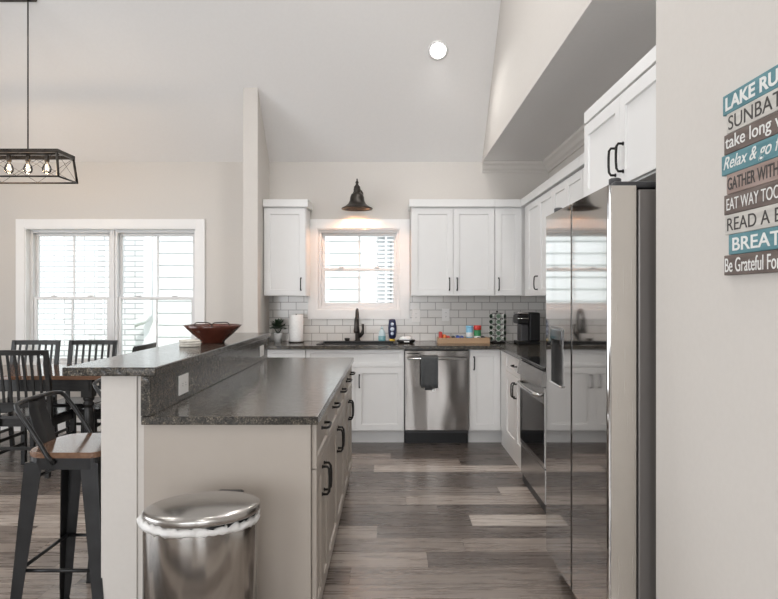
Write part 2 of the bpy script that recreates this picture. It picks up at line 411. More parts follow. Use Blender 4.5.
# ------------------------------------------------------------------ WINDOWS
def sash(root, x0, x1, z0, z1, y, st=.03, rl=.03, rb=.03, munt=True):
    mb = MB()
    mb.box(x0, x0+st, y, y+.03, z0, z1, .003); mb.box(x1-st, x1, y, y+.03, z0, z1, .003)
    mb.box(x0+st, x1-st, y, y+.03, z0, z0+rb, .003); mb.box(x0+st, x1-st, y, y+.03, z1-rl, z1, .003)
    s = mb.build('sash', 'vinyl', root)
    MB()._faces
    g = MB(); g._faces([(x0+st, y+.015, z0+rb), (x1-st, y+.015, z0+rb), (x1-st, y+.015, z1-rl), (x0+st, y+.015, z1-rl)], [[0, 1, 2, 3]])
    g.build('pane', 'glass', s)
    if munt:
        c = (x0+x1)/2; MB().box(c-.008, c+.008, y+.005, y+.025, z0+rb, z1-rl).build('muntin', 'vinyl', s)
    return s
def double_hung(root, x0, x1, z0, z1, zm, y, lock=True):
    fr = MB(); f = .03
    fr.box(x0, x0+f, y-.01, y+.08, z0, z1, .003); fr.box(x1-f, x1, y-.01, y+.08, z0, z1, .003)
    fr.box(x0+f, x1-f, y-.01, y+.08, z0, z0+f, .003); fr.box(x0+f, x1-f, y-.01, y+.08, z1-f, z1, .003)
    fr.build('window_frame', 'vinyl', root)
    sash(root, x0+f, x1-f, zm-.005, z1-f, y+.042)
    sash(root, x0+f, x1-f, z0+f, zm+.028, y+.005, st=.034)
    for k in (.28, .72):
        x = x0+(x1-x0)*k
        MB().box(x-.025, x+.025, y-.005, y+.035, zm+.028, zm+.042, .004).build('sash_lock', 'vinyl', root)
def casing(root, o, wd):
    x0, x1, z0, z1 = o; mb = MB(); y0, y1 = D-.02, D
    mb.box(x0-wd, x0, y0, y1, z0-wd, z1+wd, .002); mb.box(x1, x1+wd, y0, y1, z0-wd, z1+wd, .002)
    mb.box(x0, x1, y0, y1, z1, z1+wd, .002); mb.box(x0, x1, y0, y1, z0-wd, z0, .002)
    mb.build('casing', 'trim', root)
    j = MB(); t = .012
    j.box(x0, x0+t, D-.012, D+.1, z0, z1); j.box(x1-t, x1, D-.012, D+.1, z0, z1)
    j.box(x0+t, x1-t, D-.012, D+.1, z1-t, z1); j.box(x0+t, x1-t, D-.012, D+.1, z0, z0+t)
    j.build('jamb', 'trim', root)
w1 = bpy.data.objects.new('window_1', None); COL.objects.link(w1); struct(w1)
casing(w1, K2, .09)
xm = (K2[0]+K2[1])/2
double_hung(w1, K2[0]+.012, xm-.012, K2[2]+.012, K2[3]-.012, 1.335, D+.07)
double_hung(w1, xm+.012, K2[1]-.012, K2[2]+.012, K2[3]-.012, 1.335, D+.07)
MB().box(xm-.0125, xm+.0125, D+.05, D+.15, K2[2]+.012, K2[3]-.012).build('mullion', 'vinyl', w1)
w2 = bpy.data.objects.new('window_2', None); COL.objects.link(w2); struct(w2)
casing(w2, K1, .092)
double_hung(w2, K1[0]+.012, K1[1]-.012, K1[2]+.012, K1[3]-.012, 1.628, D+.03)
for i, (a, b, c, d) in enumerate(RH):  # frames of the added rear windows, out of view
    r = bpy.data.objects.new('window_%d' % (3+i), None); COL.objects.link(r); struct(r)
    f = MB(); f.box(a, a+.06, YB-.1, YB, c, d); f.box(b-.06, b, YB-.1, YB, c, d); f.box(a+.06, b-.06, YB-.1, YB, c, c+.06); f.box(a+.06, b-.06, YB-.1, YB, d-.06, d)
    f.box((a+b)/2-.03, (a+b)/2+.03, YB-.1, YB, c+.06, d-.06)
    f.build('window_frame', 'trim', r)

r = bpy.data.objects.new('window_5', None); COL.objects.link(r); struct(r)  # frame of the added side window, out of view
f = MB(); a, b, c, d = LW
for k in range(4):
    yy = a+(b-a-.07)*k/3; f.box(XL-.1, XL-.02, yy, yy+.07, c, d)
f.box(XL-.1, XL-.02, a, b, c-.001, c+.07); f.box(XL-.1, XL-.02, a, b, d-.07, d+.001)
f.build('window_frame', 'trim', r)
# ------------------------------------------------------------------ OUTSIDE
YN = 9.5
struct(MB().box(-14, 8, D+.2, 16, -.4, -.3).build('ground', 'grass'))
nb = thing('neighbour_house', 'white house wall of brick and lap siding seen through the windows', 'house', (-2, YN, -.3))
off = (-2, YN, -.3)
MB(off).box(-12, -3.66, YN, YN+.3, -.3, 5.5).build('brick_wall', 'brick', nb)
MB(off).box(-3.66, -3.48, YN-.03, YN+.3, -.3, 5.5, .004).build('corner_board', 'siding', nb)
mb = MB(off); z = -.3; p = .178
while z < 5.4:
    mb.prism([(YN+.028, z), (YN, z), (YN+.018, z+p), (YN+.028, z+p)], -3.48, 6, 'yzx'); z += p
mb.box(-3.48, 6, YN+.028, YN+.3, -.3, 5.5)
mb.build('lap_siding', 'siding', nb)
MB(off).box(-.44, -.22, YN-.04, YN+.01, -.3, 5.5, .004).build('trim_board', 'siding', nb)
mb = MB(off)
for k in range(34):
    zz = .5+k*.06
    mb.hexa([(-.19, YN-.05, zz), (.6, YN-.05, zz), (.6, YN-.045, zz), (-.19, YN-.045, zz)], [(-.19, YN-.02, zz+.05), (.6, YN-.02, zz+.05), (.6, YN-.015, zz+.05), (-.19, YN-.015, zz+.05)])
mb.build('window_blind', mat('pale_grey_blind', (.55, .56, .57), .6), nb)
mb = MB(off); mb.box(-.09, -.06, YN-.07, YN-.0, .45, 2.6)
mb.build('window_mullion', 'siding', nb)
MB(off).tube([(-3.56, YN-.09, 4.9), (-3.56, YN-.09, 1.10), (-3.60, YN-.12, 1.02), (-3.74, YN-.18, .96)], .05, 8).build('downspout', 'siding', nb)

# ------------------------------------------------------------------ CABINETS
def Pm(face, u, n, z): return (u, n, z) if face == '-y' else (n, u, z)
SG = {'-y': -1, '-x': -1, '+x': 1}
def fbox(mb, face, u0, u1, n0, n1, z0, z1, bev=0):
    a = Pm(face, u0, n0, z0); b = Pm(face, u1, n1, z1); mb.box(a[0], b[0], a[1], b[1], a[2], b[2], bev)
def shaker(off, face, u0, u1, z0, z1, nf, m, parent, name, fw=.057, flat=False):
    s = SG[face]; g = .0015; u0 += g; u1 -= g; z0 += g; z1 -= g
    t = .019; mb = MB(off); c = .0012
    def ring(ins, n): return [Pm(face, u0+ins, n, z0+ins), Pm(face, u1-ins, n, z0+ins), Pm(face, u1-ins, n, z1-ins), Pm(face, u0+ins, n, z1-ins)]
    lv = [(0, nf-s*t), (0, nf-s*c), (c, nf)]
    if not flat: lv += [(fw, nf), (fw+.003, nf-s*.009)]
    vs = []; fs = []
    for ins, n in lv: vs += ring(ins, n)
    for k in range(len(lv)-1):
        for i in range(4): fs.append([k*4+i, k*4+(i+1) % 4, k*4+4+(i+1) % 4, k*4+4+i])
    fs.append([0, 3, 2, 1]); e = len(lv)*4-4; fs.append([e, e+1, e+2, e+3])
    mb._faces(vs, fs)
    return mb.build(name, m, parent)
def pull(off, face, u, z, nf, orient, parent, ln=.115, m='black', r=.0055, pr=.03):
    s = SG[face]; mb = MB(off); h = ln/2
    prof = [(-h, 0), (-h, pr*.75), (-h+.012, pr), (-h*.3, pr+.002), (h*.3, pr+.002), (h-.012, pr), (h, pr*.75), (h, 0)]
    pts = []
    for a, n in prof:
        pts.append(Pm(face, u, nf+s*n, z+a) if orient == 'v' else Pm(face, u+a, nf+s*n, z))
    mb.tube(pts, r, 8, flat=1.0)
    for a in (-h, h):
        q = Pm(face, u, nf+s*.001, z+a) if orient == 'v' else Pm(face, u+a, nf+s*.001, z)
        q2 = Pm(face, u, nf+s*.005, z+a) if orient == 'v' else Pm(face, u+a, nf+s*.005, z)
        mb.tube([q, q2], .008, 10)
    return mb.build('handle', m, parent)
def cabinet(name, label, face, u0, u1, nb_, nf, z0, z1, fronts, m='white', group=None, toe=None, crown=None, cat='cabinet', hollow=False, ends=(0, 0)):
    s = SG[face]; fb = nf-s*.021
    uc = (u0+u1)/2; nc = (nb_+fb)/2; off = Pm(face, uc, nc, 0 if toe is not None else z0)
    t = thing(name, label, cat, off, 0, group)
    mb = MB(off)
    if hollow:
        for a, b in ((u0, u0+.018), (u1-.018, u1)): fbox(mb, face, a, b, nb_, fb, z0, z1)
        fbox(mb, face, u0+.018, u1-.018, nb_, fb, z0, z0+.018); fbox(mb, face, u0+.018, u1-.018, fb-s*.002, fb-s*.018, z0+.018, z1)
    else: fbox(mb, face, u0, u1, nb_, fb, z0, z1)
    mb.build('body', m, t)
    if toe is not None:
        mb = MB(off); fbox(mb, face, u0, u1, nb_, fb-s*toe, 0, z0); mb.build('toe_kick', m, t)
    for f in fronts:
        kind, a, b, c, d = f[:5]
        dr = shaker(off, face, a, b, c, d, nf, m, t, kind, fw=.057 if kind == 'door' else .035, flat=(len(f) > 6 and f[6]))
        if len(f) > 5 and f[5]:
            o_, hu, hz = f[5]; pull(off, face, hu, hz, nf, o_, dr)
    if crown:
        c0, c1, el, er = crown
        mb = MB(off)
        fbox(mb, face, u0-el, u1+er, nb_, nf+s*(.0 if name == 'refrigerator_cabinet' else .02), c0, c1, .002)
        mb.build('crown', m, t)
    return t
ZB, ZT = 1.37, 2.30; YU = 6.17; ZC = 2.228
# uppers on back wall
cabinet('wall_cabinet', 'narrow single-door white wall cabinet left of the sink window', '-y', -1.232, -.82, D-.001, YU, ZB, ZC,
        [('door', -1.225, -.825, ZB+.004, ZC-.01, ('v', -.868, 1.485))], crown=(ZC, ZT, 0, .022))
cabinet('wall_cabinet', 'two-door white wall cabinet right of the sink window, above the dishwasher', '-y', .197, 1.0, D-.001, YU, ZB, ZC,
        [('door', .2, .6, ZB+.004, ZC-.01, ('v', .563, 1.485)), ('door', .6, .998, ZB+.004, ZC-.01, ('v', .637, 1.485))], crown=(ZC, ZT, .022, 0))
cabinet('wall_cabinet', 'corner white wall cabinet with one narrow door, above the coffee pod carousel', '-y', 1.001, XR-.001, D-.001, YU, ZB, ZC,
        [('door', 1.003, 1.262, ZB+.004, ZC-.01, ('v', 1.038, 1.485))], crown=(ZC, ZT, 0, 0))
XU = 1.27
cabinet('wall_cabinet', 'two-door white wall cabinet on the right wall between the corner and the range', '-x', 5.02, YU-.001, XR-.001, XU, ZB, ZC,
        [('door', 5.02, 5.49, ZB+.004, ZC-.01, ('v', 5.075, 1.485)), ('door', 5.49, 5.96, ZB+.004, ZC-.01, ('v', 5.545, 1.485))], crown=(ZC, ZT, 0, 0))
cabinet('wall_cabinet', 'short two-door white wall cabinet above the range', '-x', 4.24, 5.019, XR-.001, XU, 1.80, ZC,
        [('door', 4.24, 4.63, 1.804, ZC-.01, ('v', 4.595, 1.9)), ('door', 4.63, 5.017, 1.804, ZC-.01, ('v', 4.665, 1.9))], crown=(ZC, ZT, 0, 0))
cabinet('wall_cabinet', 'white wall cabinet between the range and the refrigerator', '-x', 3.225, 4.239, XR-.001, XU, ZB, ZC,
        [('door', 3.24, 3.73, ZB+.004, ZC-.01, ('v', 3.695, 1.485)), ('door', 3.73, 4.237, ZB+.004, ZC-.01, ('v', 3.765, 1.485))], crown=(ZC, ZT, 0, 0))
cabinet('refrigerator_cabinet', 'deep two-door white cabinet mounted above the refrigerator', '-x', 2.205, 3.2, XR-.001, .965, 1.83, ZC,
        [('door', 2.21, 2.70, 1.834, ZC-.01, ('v', 2.655, 1.945)), ('door', 2.70, 3.197, 1.834, ZC-.01, ('v', 2.745, 1.945))], crown=(ZC, 2.285, 0, .0))
tag(MB((1.3, 3.21, 0)).box(.975, XR-.001, 3.2005, 3.22, 0, 1.829).build('refrigerator_side_panel', 'white'), 'tall white side panel standing between refrigerator and range counter', 'panel')
# bases back run
YF = 5.9; ZD = .882; z0 = .125; ZDR = .715
cabinet('base_cabinet', 'white base cabinet left of the sink, behind the island', '-y', -1.232, -.787, D-.001, YF, z0, ZD,
        [('drawer', -1.228, -.79, ZDR, ZD-.006, ('h', -1.01, .79)), ('door', -1.228, -.79, z0+.004, ZDR, ('v', -.83, .64))], toe=.07)
cabinet('sink_cabinet', 'white two-door sink cabinet under the window with a blank drawer front', '-y', -.786, .122, D-.001, YF, z0, ZD,
        [('drawer', -.783, .119, ZDR, ZD-.006, None), ('door', -.783, -.33, z0+.004, ZDR, ('v', -.368, .565+.02)), ('door', -.33, .119, z0+.004, ZDR, ('v', -.292, .565+.02))], toe=.07, hollow=True)
cabinet('base_cabinet', 'white single-door base cabinet between the dishwasher and the corner', '-y', .722, 1.037, D-.001, YF, z0, ZD,
        [('door', .724, 1.008, z0+.004, ZD-.006, ('v', .765, .75))], toe=.07)
XF = 1.013
cabinet('base_cabinet', 'white base cabinet with one drawer over two doors beside the range', '-x', 4.765, YF-.001+.02, XR-.001, XF, z0, ZD,
        [('drawer', 4.768, 5.66, ZDR, ZD-.006, ('h', 5.2, .80)), ('door', 4.768, 5.2, z0+.004, ZDR, ('v', 5.165, .6)), ('door', 5.2, 5.66, z0+.004, ZDR, ('v', 5.238, .6)), ('door', 5.665, 5.895, z0+.004, ZD-.006, None, True)], toe=-.012)
cabinet('base_cabinet', 'white base cabinet between the refrigerator and the range', '-x', 3.225, 3.995, XR-.001, XF, z0, ZD,
        [('drawer', 3.228, 3.992, ZDR, ZD-.006, ('h', 3.6, .80)), ('door', 3.228, 3.61, z0+.004, ZDR, ('v', 3.57, .6)), ('door', 3.61, 3.992, z0+.004, ZDR, ('v', 3.65, .6))], toe=.07)
# kitchen worktop (hole for the sink)
CZ0, CZ1 = .882, .914
SK = (-.68, .04, 6.0, 6.36)
mb = MB((0, 6.2, CZ0)); b = 0
YE = 5.86; XE = .985
mb.box(STX1+.003, SK[0], YE, D-.009, CZ0, CZ1); mb.box(SK[0], SK[1], YE, SK[2], CZ0, CZ1); mb.box(SK[0], SK[1], SK[3], D-.009, CZ0, CZ1)
mb.box(SK[1], XR-.009, YE, D-.009, CZ0, CZ1); mb.box(XE, XR-.009, 4.765, YE, CZ0, CZ1)
bmesh.ops.remove_doubles(mb.bm, verts=mb.bm.verts[:], dist=1e-5)
tag(mb.build('kitchen_worktop', 'granite'), 'dark granite L-shaped worktop along the tiled back wall', 'countertop')
tag(MB((1.3, 3.6, CZ0)).box(XE, XR-.009, 3.225, 3.995, CZ0, CZ1, .002).build('side_worktop', 'granite'), 'short dark granite worktop between refrigerator and range', 'countertop')
# sink
sk = thing('sink', 'black sink set into the worktop under the window', 'sink', (-.32, 6.18, .70))
o_ = (-.32, 6.18, .70)
mb = MB(o_); a, b, c, d = SK
mb.box(a+.002, a+.02, c+.002, d-.002, .70, .918); mb.box(b-.02, b-.002, c+.002, d-.002, .70, .918)
mb.box(a+.02, b-.02, c+.002, c+.02, .70, .918); mb.box(a+.02, b-.02, d-.02, d-.002, .70, .918); mb.box(a+.02, b-.02, c+.02, d-.02, .70, .715)
mb.build('basin', 'plastic_black', sk)
mb = MB(o_); r = .018
mb.box(a-r, a+.004, c-r, d+r, .9145, .921, .002); mb.box(b-.004, b+r, c-r, d+r, .9145, .921, .002); mb.box(a+.004, b-.004, c-r, c+.004, .9145, .921, .002); mb.box(a+.004, b-.004, d-.004, d+r, .9145, .921, .002)
mb.build('rim', 'plastic_black', sk)
MB(o_).lathe([(.04, .716), (.04, .72), (.03, .721)], (-.32, 6.18, 0)).build('drain', 'chrome', sk)
# faucet
fx, fy = -.335, 6.42
fa = thing('faucet', 'dark bronze pull-down kitchen faucet behind the sink', 'faucet', (fx, fy, .914)); o_ = (fx, fy, .914)
MB(o_).lathe([(.032, .9142), (.032, .922), (.024, .93), (.024, 1.0), (.019, 1.02), (.016, 1.04)], (fx, fy, 0), 24).build('base', 'bronze', fa)
pts = [(fx, fy, 1.03)]+[(fx, fy, 1.03+.02*i) for i in range(1, 6)]
for i in range(1, 13):
    a = pi*i/12; pts.append((fx, fy-.09+.09*cos(a), 1.135+.1*sin(a)))
MB(o_).tube(pts+[(fx, fy-.18, 1.12)], .015, 12).build('spout', 'bronze', fa)
MB(o_).lathe([(.014, 1.22), (.022, 1.19), (.025, 1.12), (.030, 1.08), (.028, 1.06)], (fx, fy-.18, -.05), 20).build('spray_head', 'bronze', fa)
MB(o_).tube([(fx+.015, fy, .965), (fx+.05, fy-.005, 1.0), (fx+.055, fy-.01, 1.04), (fx+.052, fy-.012, 1.09)], [.022, .019, .012, .013], 12).build('lever', 'bronze', fa)
sc_ = MB((-.44, 6.42, .914)).lathe([(.022, .9142), (.022, .93), (.028, .935), (.026, .948), (.0, .95)], (-.44, 6.42, 0), 20).build('drain_stopper', 'bronze')
tag(sc_, 'small black round cap on the worktop left of the faucet', 'stopper')

# dishwasher
dw = thing('dishwasher', 'stainless steel dishwasher built in right of the sink cabinet', 'dishwasher', (.42, 6.2, 0)); o_ = (.42, 6.2, 0)
MB(o_).box(.127, .717, 5.93, 6.48, .1, .875).build('body', 'dark', dw)
d_ = MB(o_).box(.129, .715, 5.878, 5.929, .135, .868, .004).build('door', 'dwsteel', dw)
MB(o_).box(.145, .26, 5.8765, 5.879, .838, .845).build('vent', 'gap', d_)
mb = MB(o_); mb.tube([(.15, 5.835, .80), (.694, 5.835, .80)], .013, 12)
for x in (.165, .679): mb.box(x-.012, x+.012, 5.836, 5.88, .79, .81, .003)
mb.build('handle', 'steel', d_)
MB(o_).box(.129, .715, 5.97, 5.99, 0, .1).build('toe_kick', 'plastic_black', dw)
# towel over handle
tw = MB((.355, 5.83, .81)); W0, W1 = .272, .428; nx = 14
prof = [(5.862, .66), (5.861, .70), (5.8605, .76), (5.858, .80), (5.852, .815), (5.835, .8195), (5.818, .815), (5.813, .80), (5.811, .74), (5.812, .66), (5.814, .58), (5.815, .535)]
g = []
for j, (yy, zz) in enumerate(prof):
    g.append([tw.bm.verts.new((W0+(W1-W0)*i/nx, yy+(.003*sin(i*1.4+j*.3) if j > 7 else 0), zz+(.004*sin(i*.9) if j == len(prof)-1 else 0))) for i in range(nx+1)])
for j in range(len(prof)-1):
    for i in range(nx):
        f = tw.bm.faces.new([g[j][i], g[j][i+1], g[j+1][i+1], g[j+1][i]]); f.smooth = True
to = thing('dish_towel', 'charcoal dish towel hanging over the dishwasher handle', 'towel', (.355, 5.83, .81))
tp = tw.build('cloth', 'towel', to); md = tp.modifiers.new('s', 'SOLIDIFY'); md.thickness = .004; md.offset = 1
MB((.355, 5.83, .81)).box(.305, .395, 5.805, 5.813, .515, .536, .002).build('hem', 'plastic_black', to)
MB((.355, 5.83, .81)).box(.375, .405, 5.8, 5.8045, .512, .524, .001).build('care_tag', 'paper', to)

# range
RY0, RY1, RX = 4.003, 4.757, .965
ra = thing('range', 'stainless steel range with black oven glass beside the refrigerator', 'stove', (1.28, 4.38, 0)); o_ = (1.28, 4.38, 0)
MB(o_).box(RX+.03, XR-.02, RY0, RY1, .03, .90).build('body', 'dark', ra)
MB(o_).box(RX-.005, XR-.02, RY0, RY1, .902, .922, .004).build('cooktop', 'ovenglass', ra)
MB(o_).prism([(RX-.01, .895), (RX-.028, .80), (RX+.028, .80), (RX+.028, .899)], RY0, RY1, 'xzy').build('control_panel', 'steel', ra)
od = MB(o_).box(RX-.005, RX+.028, RY0+.002, RY1-.002, .285, .795, .004).build('oven_door', 'steel', ra)
MB(o_).box(RX-.008, RX-.004, RY0+.012, RY1-.012, .32, .69, .001).build('window', 'ovenglass', od)
mb = MB(o_); mb.tube([(RX-.008, RY0+.04, .745), (RX-.045, RY0+.05, .745), (RX-.047, RY0+.12, .745), (RX-.049, (RY0+RY1)/2, .745), (RX-.045, RY1-.16, .745), (RX-.034, RY1-.10, .745), (RX-.008, RY1-.085, .745)], .0125, 12)
mb.build('handle', 'chrome', od)
MB(o_).box(RX, RX+.028, RY0+.002, RY1-.002, .06, .278, .004).build('warming_drawer', 'steel', ra)
MB(o_).box(RX+.01, RX+.03, RY0+.01, RY1-.01, .0, .06).build('toe_kick', 'dark', ra)

# refrigerator
FX, FY0, FY1, FZ = .773, 2.283, 3.19, 1.765
fr = thing('refrigerator', 'tall stainless side-by-side refrigerator with a dispenser in one door', 'refrigerator', (1.18, 2.74, 0)); o_ = (1.18, 2.74, 0)
MB(o_).box(.884, 1.58, FY0+.004, FY1-.004, .03, 1.752, .006).build('body', 'fridge_body', fr)
seam = 2.747
def fdoor(y0, y1, name):
    # rounded front edges
    mb = MB(o_); r = .012; x1 = .874; poly = [(x1, y0)]
    for i in range(7):
        a = pi/2*i/6; poly.append((FX+r-r*sin(a), y0+r-r*cos(a)))
    for i in range(7):
        a = pi/2*i/6; poly.append((FX+r-r*cos(a), y1-r+r*sin(a)))
    poly.append((x1, y1))
    mb.prism(poly, .11, FZ, 'xyz'); return mb
dn = fdoor(FY0, seam-.007, 'n').build('door', 'fridge', fr)
MB(o_).box(FX+.013, .8745, FY0-.0012, FY0+.001, .112, FZ-.002).build('door_edge', 'fridge_side', dn)
# far door with dispenser recess : split around the opening
dy0, dy1, dz0, dz1 = 2.875, 3.085, .955, 1.225
mb = MB(o_)
fy0, fy1 = seam+.007, FY1
def part(y0, y1, z0, z1): mb.box(FX, .874, y0, y1, z0, z1)
part(fy0, dy0, .11, FZ); part(dy1, fy1, .11, FZ); part(dy0, dy1, .11, dz0); part(dy0, dy1, dz1, FZ)
mb.box(FX+.07, .874, dy0, dy1, dz0, dz1)
bmesh.ops.remove_doubles(mb.bm, verts=mb.bm.verts[:], dist=1e-5)
df = mb.build('door', 'fridge', fr)
dp = MB(o_)
dp.box(FX+.06, FX+.069, dy0+.001, dy1-.001, dz0, dz1); dp.box(FX-.002, FX+.06, dy0+.001, dy0+.008, dz0, dz1); dp.box(FX-.002, FX+.06, dy1-.008, dy1-.001, dz0, dz1)
dp.box(FX-.004, FX+.06, dy0+.008, dy1-.008, dz1-.008, dz1)
dpo = dp.build('dispenser', 'darksteel', df)
MB(o_).box(FX-.008, FX+.055, dy0+.008, dy1-.008, dz1-.06, dz1-.008, .004).build('control_pad', 'ovenglass', dpo)
MB(o_).box(FX+.02, FX+.05, (dy0+dy1)/2-.03, (dy0+dy1)/2+.03, dz1-.085, dz1-.06, .003).build('nozzle', 'dark', dpo)
MB(o_).box(FX-.012, FX+.058, dy0+.006, dy1-.006, dz0-.001, dz0+.01, .003).build('drip_tray', 'chrome', dpo)
MB(o_).box(FX+.03, .872, seam-.007, seam+.007, .12, FZ-.01).build('seam', 'gap', fr)
for yy in (FY0+.06, FY1-.06):
    mb = MB(o_); mb.box(.80, .99, yy-.045, yy+.045, FZ-.006, FZ+.018, .008); mb.lathe([(.022, 0), (.022, .03), (.015, .034)], (.82, yy, FZ+.002), 16)
    mb.build('hinge_cover', 'dark', fr)
MB(o_).box(.84, .9, FY0+.01, FY1-.01, .02, .105).build('toe_grille', 'gap', fr)
for yy in (FY0+.05, FY1-.05):
    MB(o_).lathe([(.02, 0), (.02, .035)], (.93, yy, 0), 12).build('foot', 'dark', fr)

# ------------------------------------------------------------------ ISLAND
IY0, IY1 = 2.42, 4.75
struct(MB().box(-1.112, -.976, 2.455, 4.70, 0, 1.066).build('wall_island', 'wall'))
tag(MB((-.64, 2.46, 0)).box(-.947, -.308, 2.452, 2.468, 0, .881).build('island_end_panel', 'taupe'), 'plain taupe panel closing the near end of the island behind the trash can', 'panel')
tag(MB((-.64, 4.7, 0)).box(-.947, -.308, 4.702, 4.718, 0, .881).build('island_end_panel', 'taupe'), 'taupe panel closing the far end of the island facing the sink', 'panel')
XI = -.288; Z1 = .105; ZQ = .70
def icab(u0, u1, label, drs, doors):
    fr_ = [('drawer', a, b, ZQ, ZD-.008, ('h', (a+b)/2, .825)) for a, b in drs]
    fr_ += [('door', a, b, Z1+.004, ZQ, ('v', h, .60)) for a, b, h in doors]
    cabinet('island_cabinet', label, '+x', u0, u1, -.947, XI, Z1, ZD-.001, fr_, m='taupe', group=None, toe=.02)
icab(2.470, 2.939, 'nearest taupe island cabinet, one drawer over two narrow doors', [(2.474, 2.937)], [(2.474, 2.705, 2.672), (2.705, 2.937, 2.738)])
icab(2.940, 3.949, 'middle taupe island cabinet, two drawers over two doors', [(2.943, 3.445), (3.445, 3.947)], [(2.943, 3.445, 3.41), (3.445, 3.947, 3.482)])
icab(3.950, 4.700, 'far taupe island cabinet, nearest the sink wall', [(3.953, 4.325), (4.325, 4.697)], [(3.953, 4.325, 4.29), (4.325, 4.697, 4.36)])
ct = MB((-.6, 3.6, .882)).box(-.947, -.276, IY0, IY1, .882, .914, .004); tag(ct.build('island_countertop', 'granite'), 'dark speckled granite countertop on the lower level of the island', 'countertop')
rs = thing('granite_riser', 'upright dark granite riser between the island countertop and the raised bar', 'riser', (-.93, 3.6, .915)); o_ = (-.93, 3.6, .915)
MB(o_).box(-.947, -.911, IY0, 4.72, .915, 1.0665, .002).build('slab', 'granite', rs)
MB((-.96, 3.6, .882)).off
bt = MB((-1.06, 3.6, 1.067)).box(-1.244, -.89, IY0-.003, 4.72, 1.067, 1.10, .004); tag(bt.build('bar_countertop', 'granite'), 'raised dark granite bar top carrying the red bowl', 'countertop')
struct(MB().box(-.9755, -.949, 2.464, 4.70, 0, 1.066).build('trim_4', 'wall'))
def outlet_plate(loc, face, label, wd=.12, ht=.075, kind='duplex_h'):
    # face '+x' or '-y'
    t = thing('outlet_plate', label, 'outlet', loc, 0)
    def bx(mb, u0, u1, n0, n1, z0, z1, bv=0):
        if face == '+x': mb.box(n0, n1, u0, u1, z0, z1, bv)
        else: mb.box(u0, u1, -n1, -n0, z0, z1, bv)
    mb = MB(); bx(mb, -wd/2, wd/2, 0.0005, .006, -ht/2, ht/2, .002); mb.build('plate', 'outlet', t)
    for s in (-1, 1):
        mb = MB()
        if wd > ht: bx(mb, s*.02-.014, s*.02+.014, .006, .0075, -.016, .016, .001)
        else: bx(mb, -.016, .016, .006, .0075, s*.02-.014, s*.02+.014, .001)
        f = mb.build('socket', 'outlet', t)
        mb = MB()
        for q in (-.005, .005):
            if wd > ht: bx(mb, s*.02-.006, s*.02+.003, .0074, .0078, q-.001, q+.001)
            else: bx(mb, q-.001, q+.001, .0074, .0078, s*.02-.003, s*.02+.006)
        mb.build('slot', 'gap', f)
    return t
outlet_plate((-.911, 2.80, .985), '+x', 'white outlet at the near end of the granite riser', .125, .085)
outlet_plate((-.911, 4.5, .985), '+x', 'white outlet at the far end of the granite riser')
outlet_plate((.255, D-.008, 1.17), '-y', 'white outlet on the tiles just right of the sink window', .08, .125)
outlet_plate((.555, D-.008, 1.18), '-y', 'white outlet on the tiles above the wooden tray', .075, .125)

# bowl with handles
bx_, by_ = -1.035, 3.72
bo = thing('bowl', 'red-brown bowl with two wire handles on the bar top', 'bowl', (bx_, by_, 1.1005)); o_ = (bx_, by_, 1.1005)
Z = 1.1005
MB(o_).lathe([(.0, 0), (.066, 0), (.068, .007), (.07, .012), (.112, .047), (.142, .076), (.166, .101), (.161, .102), (.135, .076), (.104, .05), (.06, .02), (0, .016)], (bx_, by_, Z), 48).build('shell', 'bowl', bo)
for th0 in (R(264), R(302)):
    pp = []
    for i in range(13):
        a = pi*i/12; u = .05*(abs(cos(a))**.5)*(1 if cos(a) > 0 else -1); h = .028*(abs(sin(a))**.5)
        th = th0+u/.157
        pp.append((bx_+.157*cos(th), by_+.157*sin(th), Z+.094+h))
    MB(o_).tube(pp, .003, 8).build('handle', 'bronze', bo)
for k in range(3):
    o = MB().lathe([(0, 0), (.052, 0), (.055, .002), (.055, .0095), (.052, .0115), (0, .0115)], (0, 0, 0), 36).build('coaster', 'coaster')
    o.location = (-1.075+(0, .003, -.002)[k], 3.42, 1.1006+k*.0119); o.rotation_euler = (0, 0, R((4, -6, 9)[k]))
    tag(o, ('cream round coaster at the bottom of the stack beside the red bowl', 'cream round coaster in the middle of the stack beside the red bowl', 'cream round coaster on top of the stack beside the red bowl')[k], 'coaster', 'coasters beside the bowl')

# ------------------------------------------------------------------ TRASH CAN
tx, ty = -.635, 2.135
tc = thing('trash_can', 'brushed steel oval trash can with white liner, in front of the island', 'trash can', (tx, ty, 0)); o_ = (tx, ty, 0)
SX, SY = .186, .15
MB(o_).lathe([(1, .03), (1.0, .63), (1.0, .634), (.97, .634), (.97, .1), (0, .1)], (tx, ty, 0), 96, SX, SY).build('body', 'cansteel', tc)
MB(o_).lathe([(1.015, .0), (1.02, .03), (1.0, .035)], (tx, ty, 0), 64, SX, SY).build('base_ring', 'plastic_black', tc)
def bj(j, k, r, z):
    n = noise.noise(Vector((k*.35, j*.9, 1.3))); n2 = noise.noise(Vector((k*.9, j*1.3, 7)))
    n3 = noise.noise(Vector((k*1.7, j*2.1, 3))); lf = max(0, -cos(2*pi*(k-4)/110))**3
    return r+.030*n+.02*n2+.012*n3+lf*.03*(r > 1.02), z+.010*n2+.010*n+.005*n3
MB(o_).lathe([(1.003, .624), (1.02, .621), (1.04, .624), (1.048, .631), (1.033, .638), (1.005, .646), (.975, .640), (.97, .625)], (tx, ty, 0), 110, SX, SY, jit=bj, closed=True).build('bag_liner', 'bag', tc)
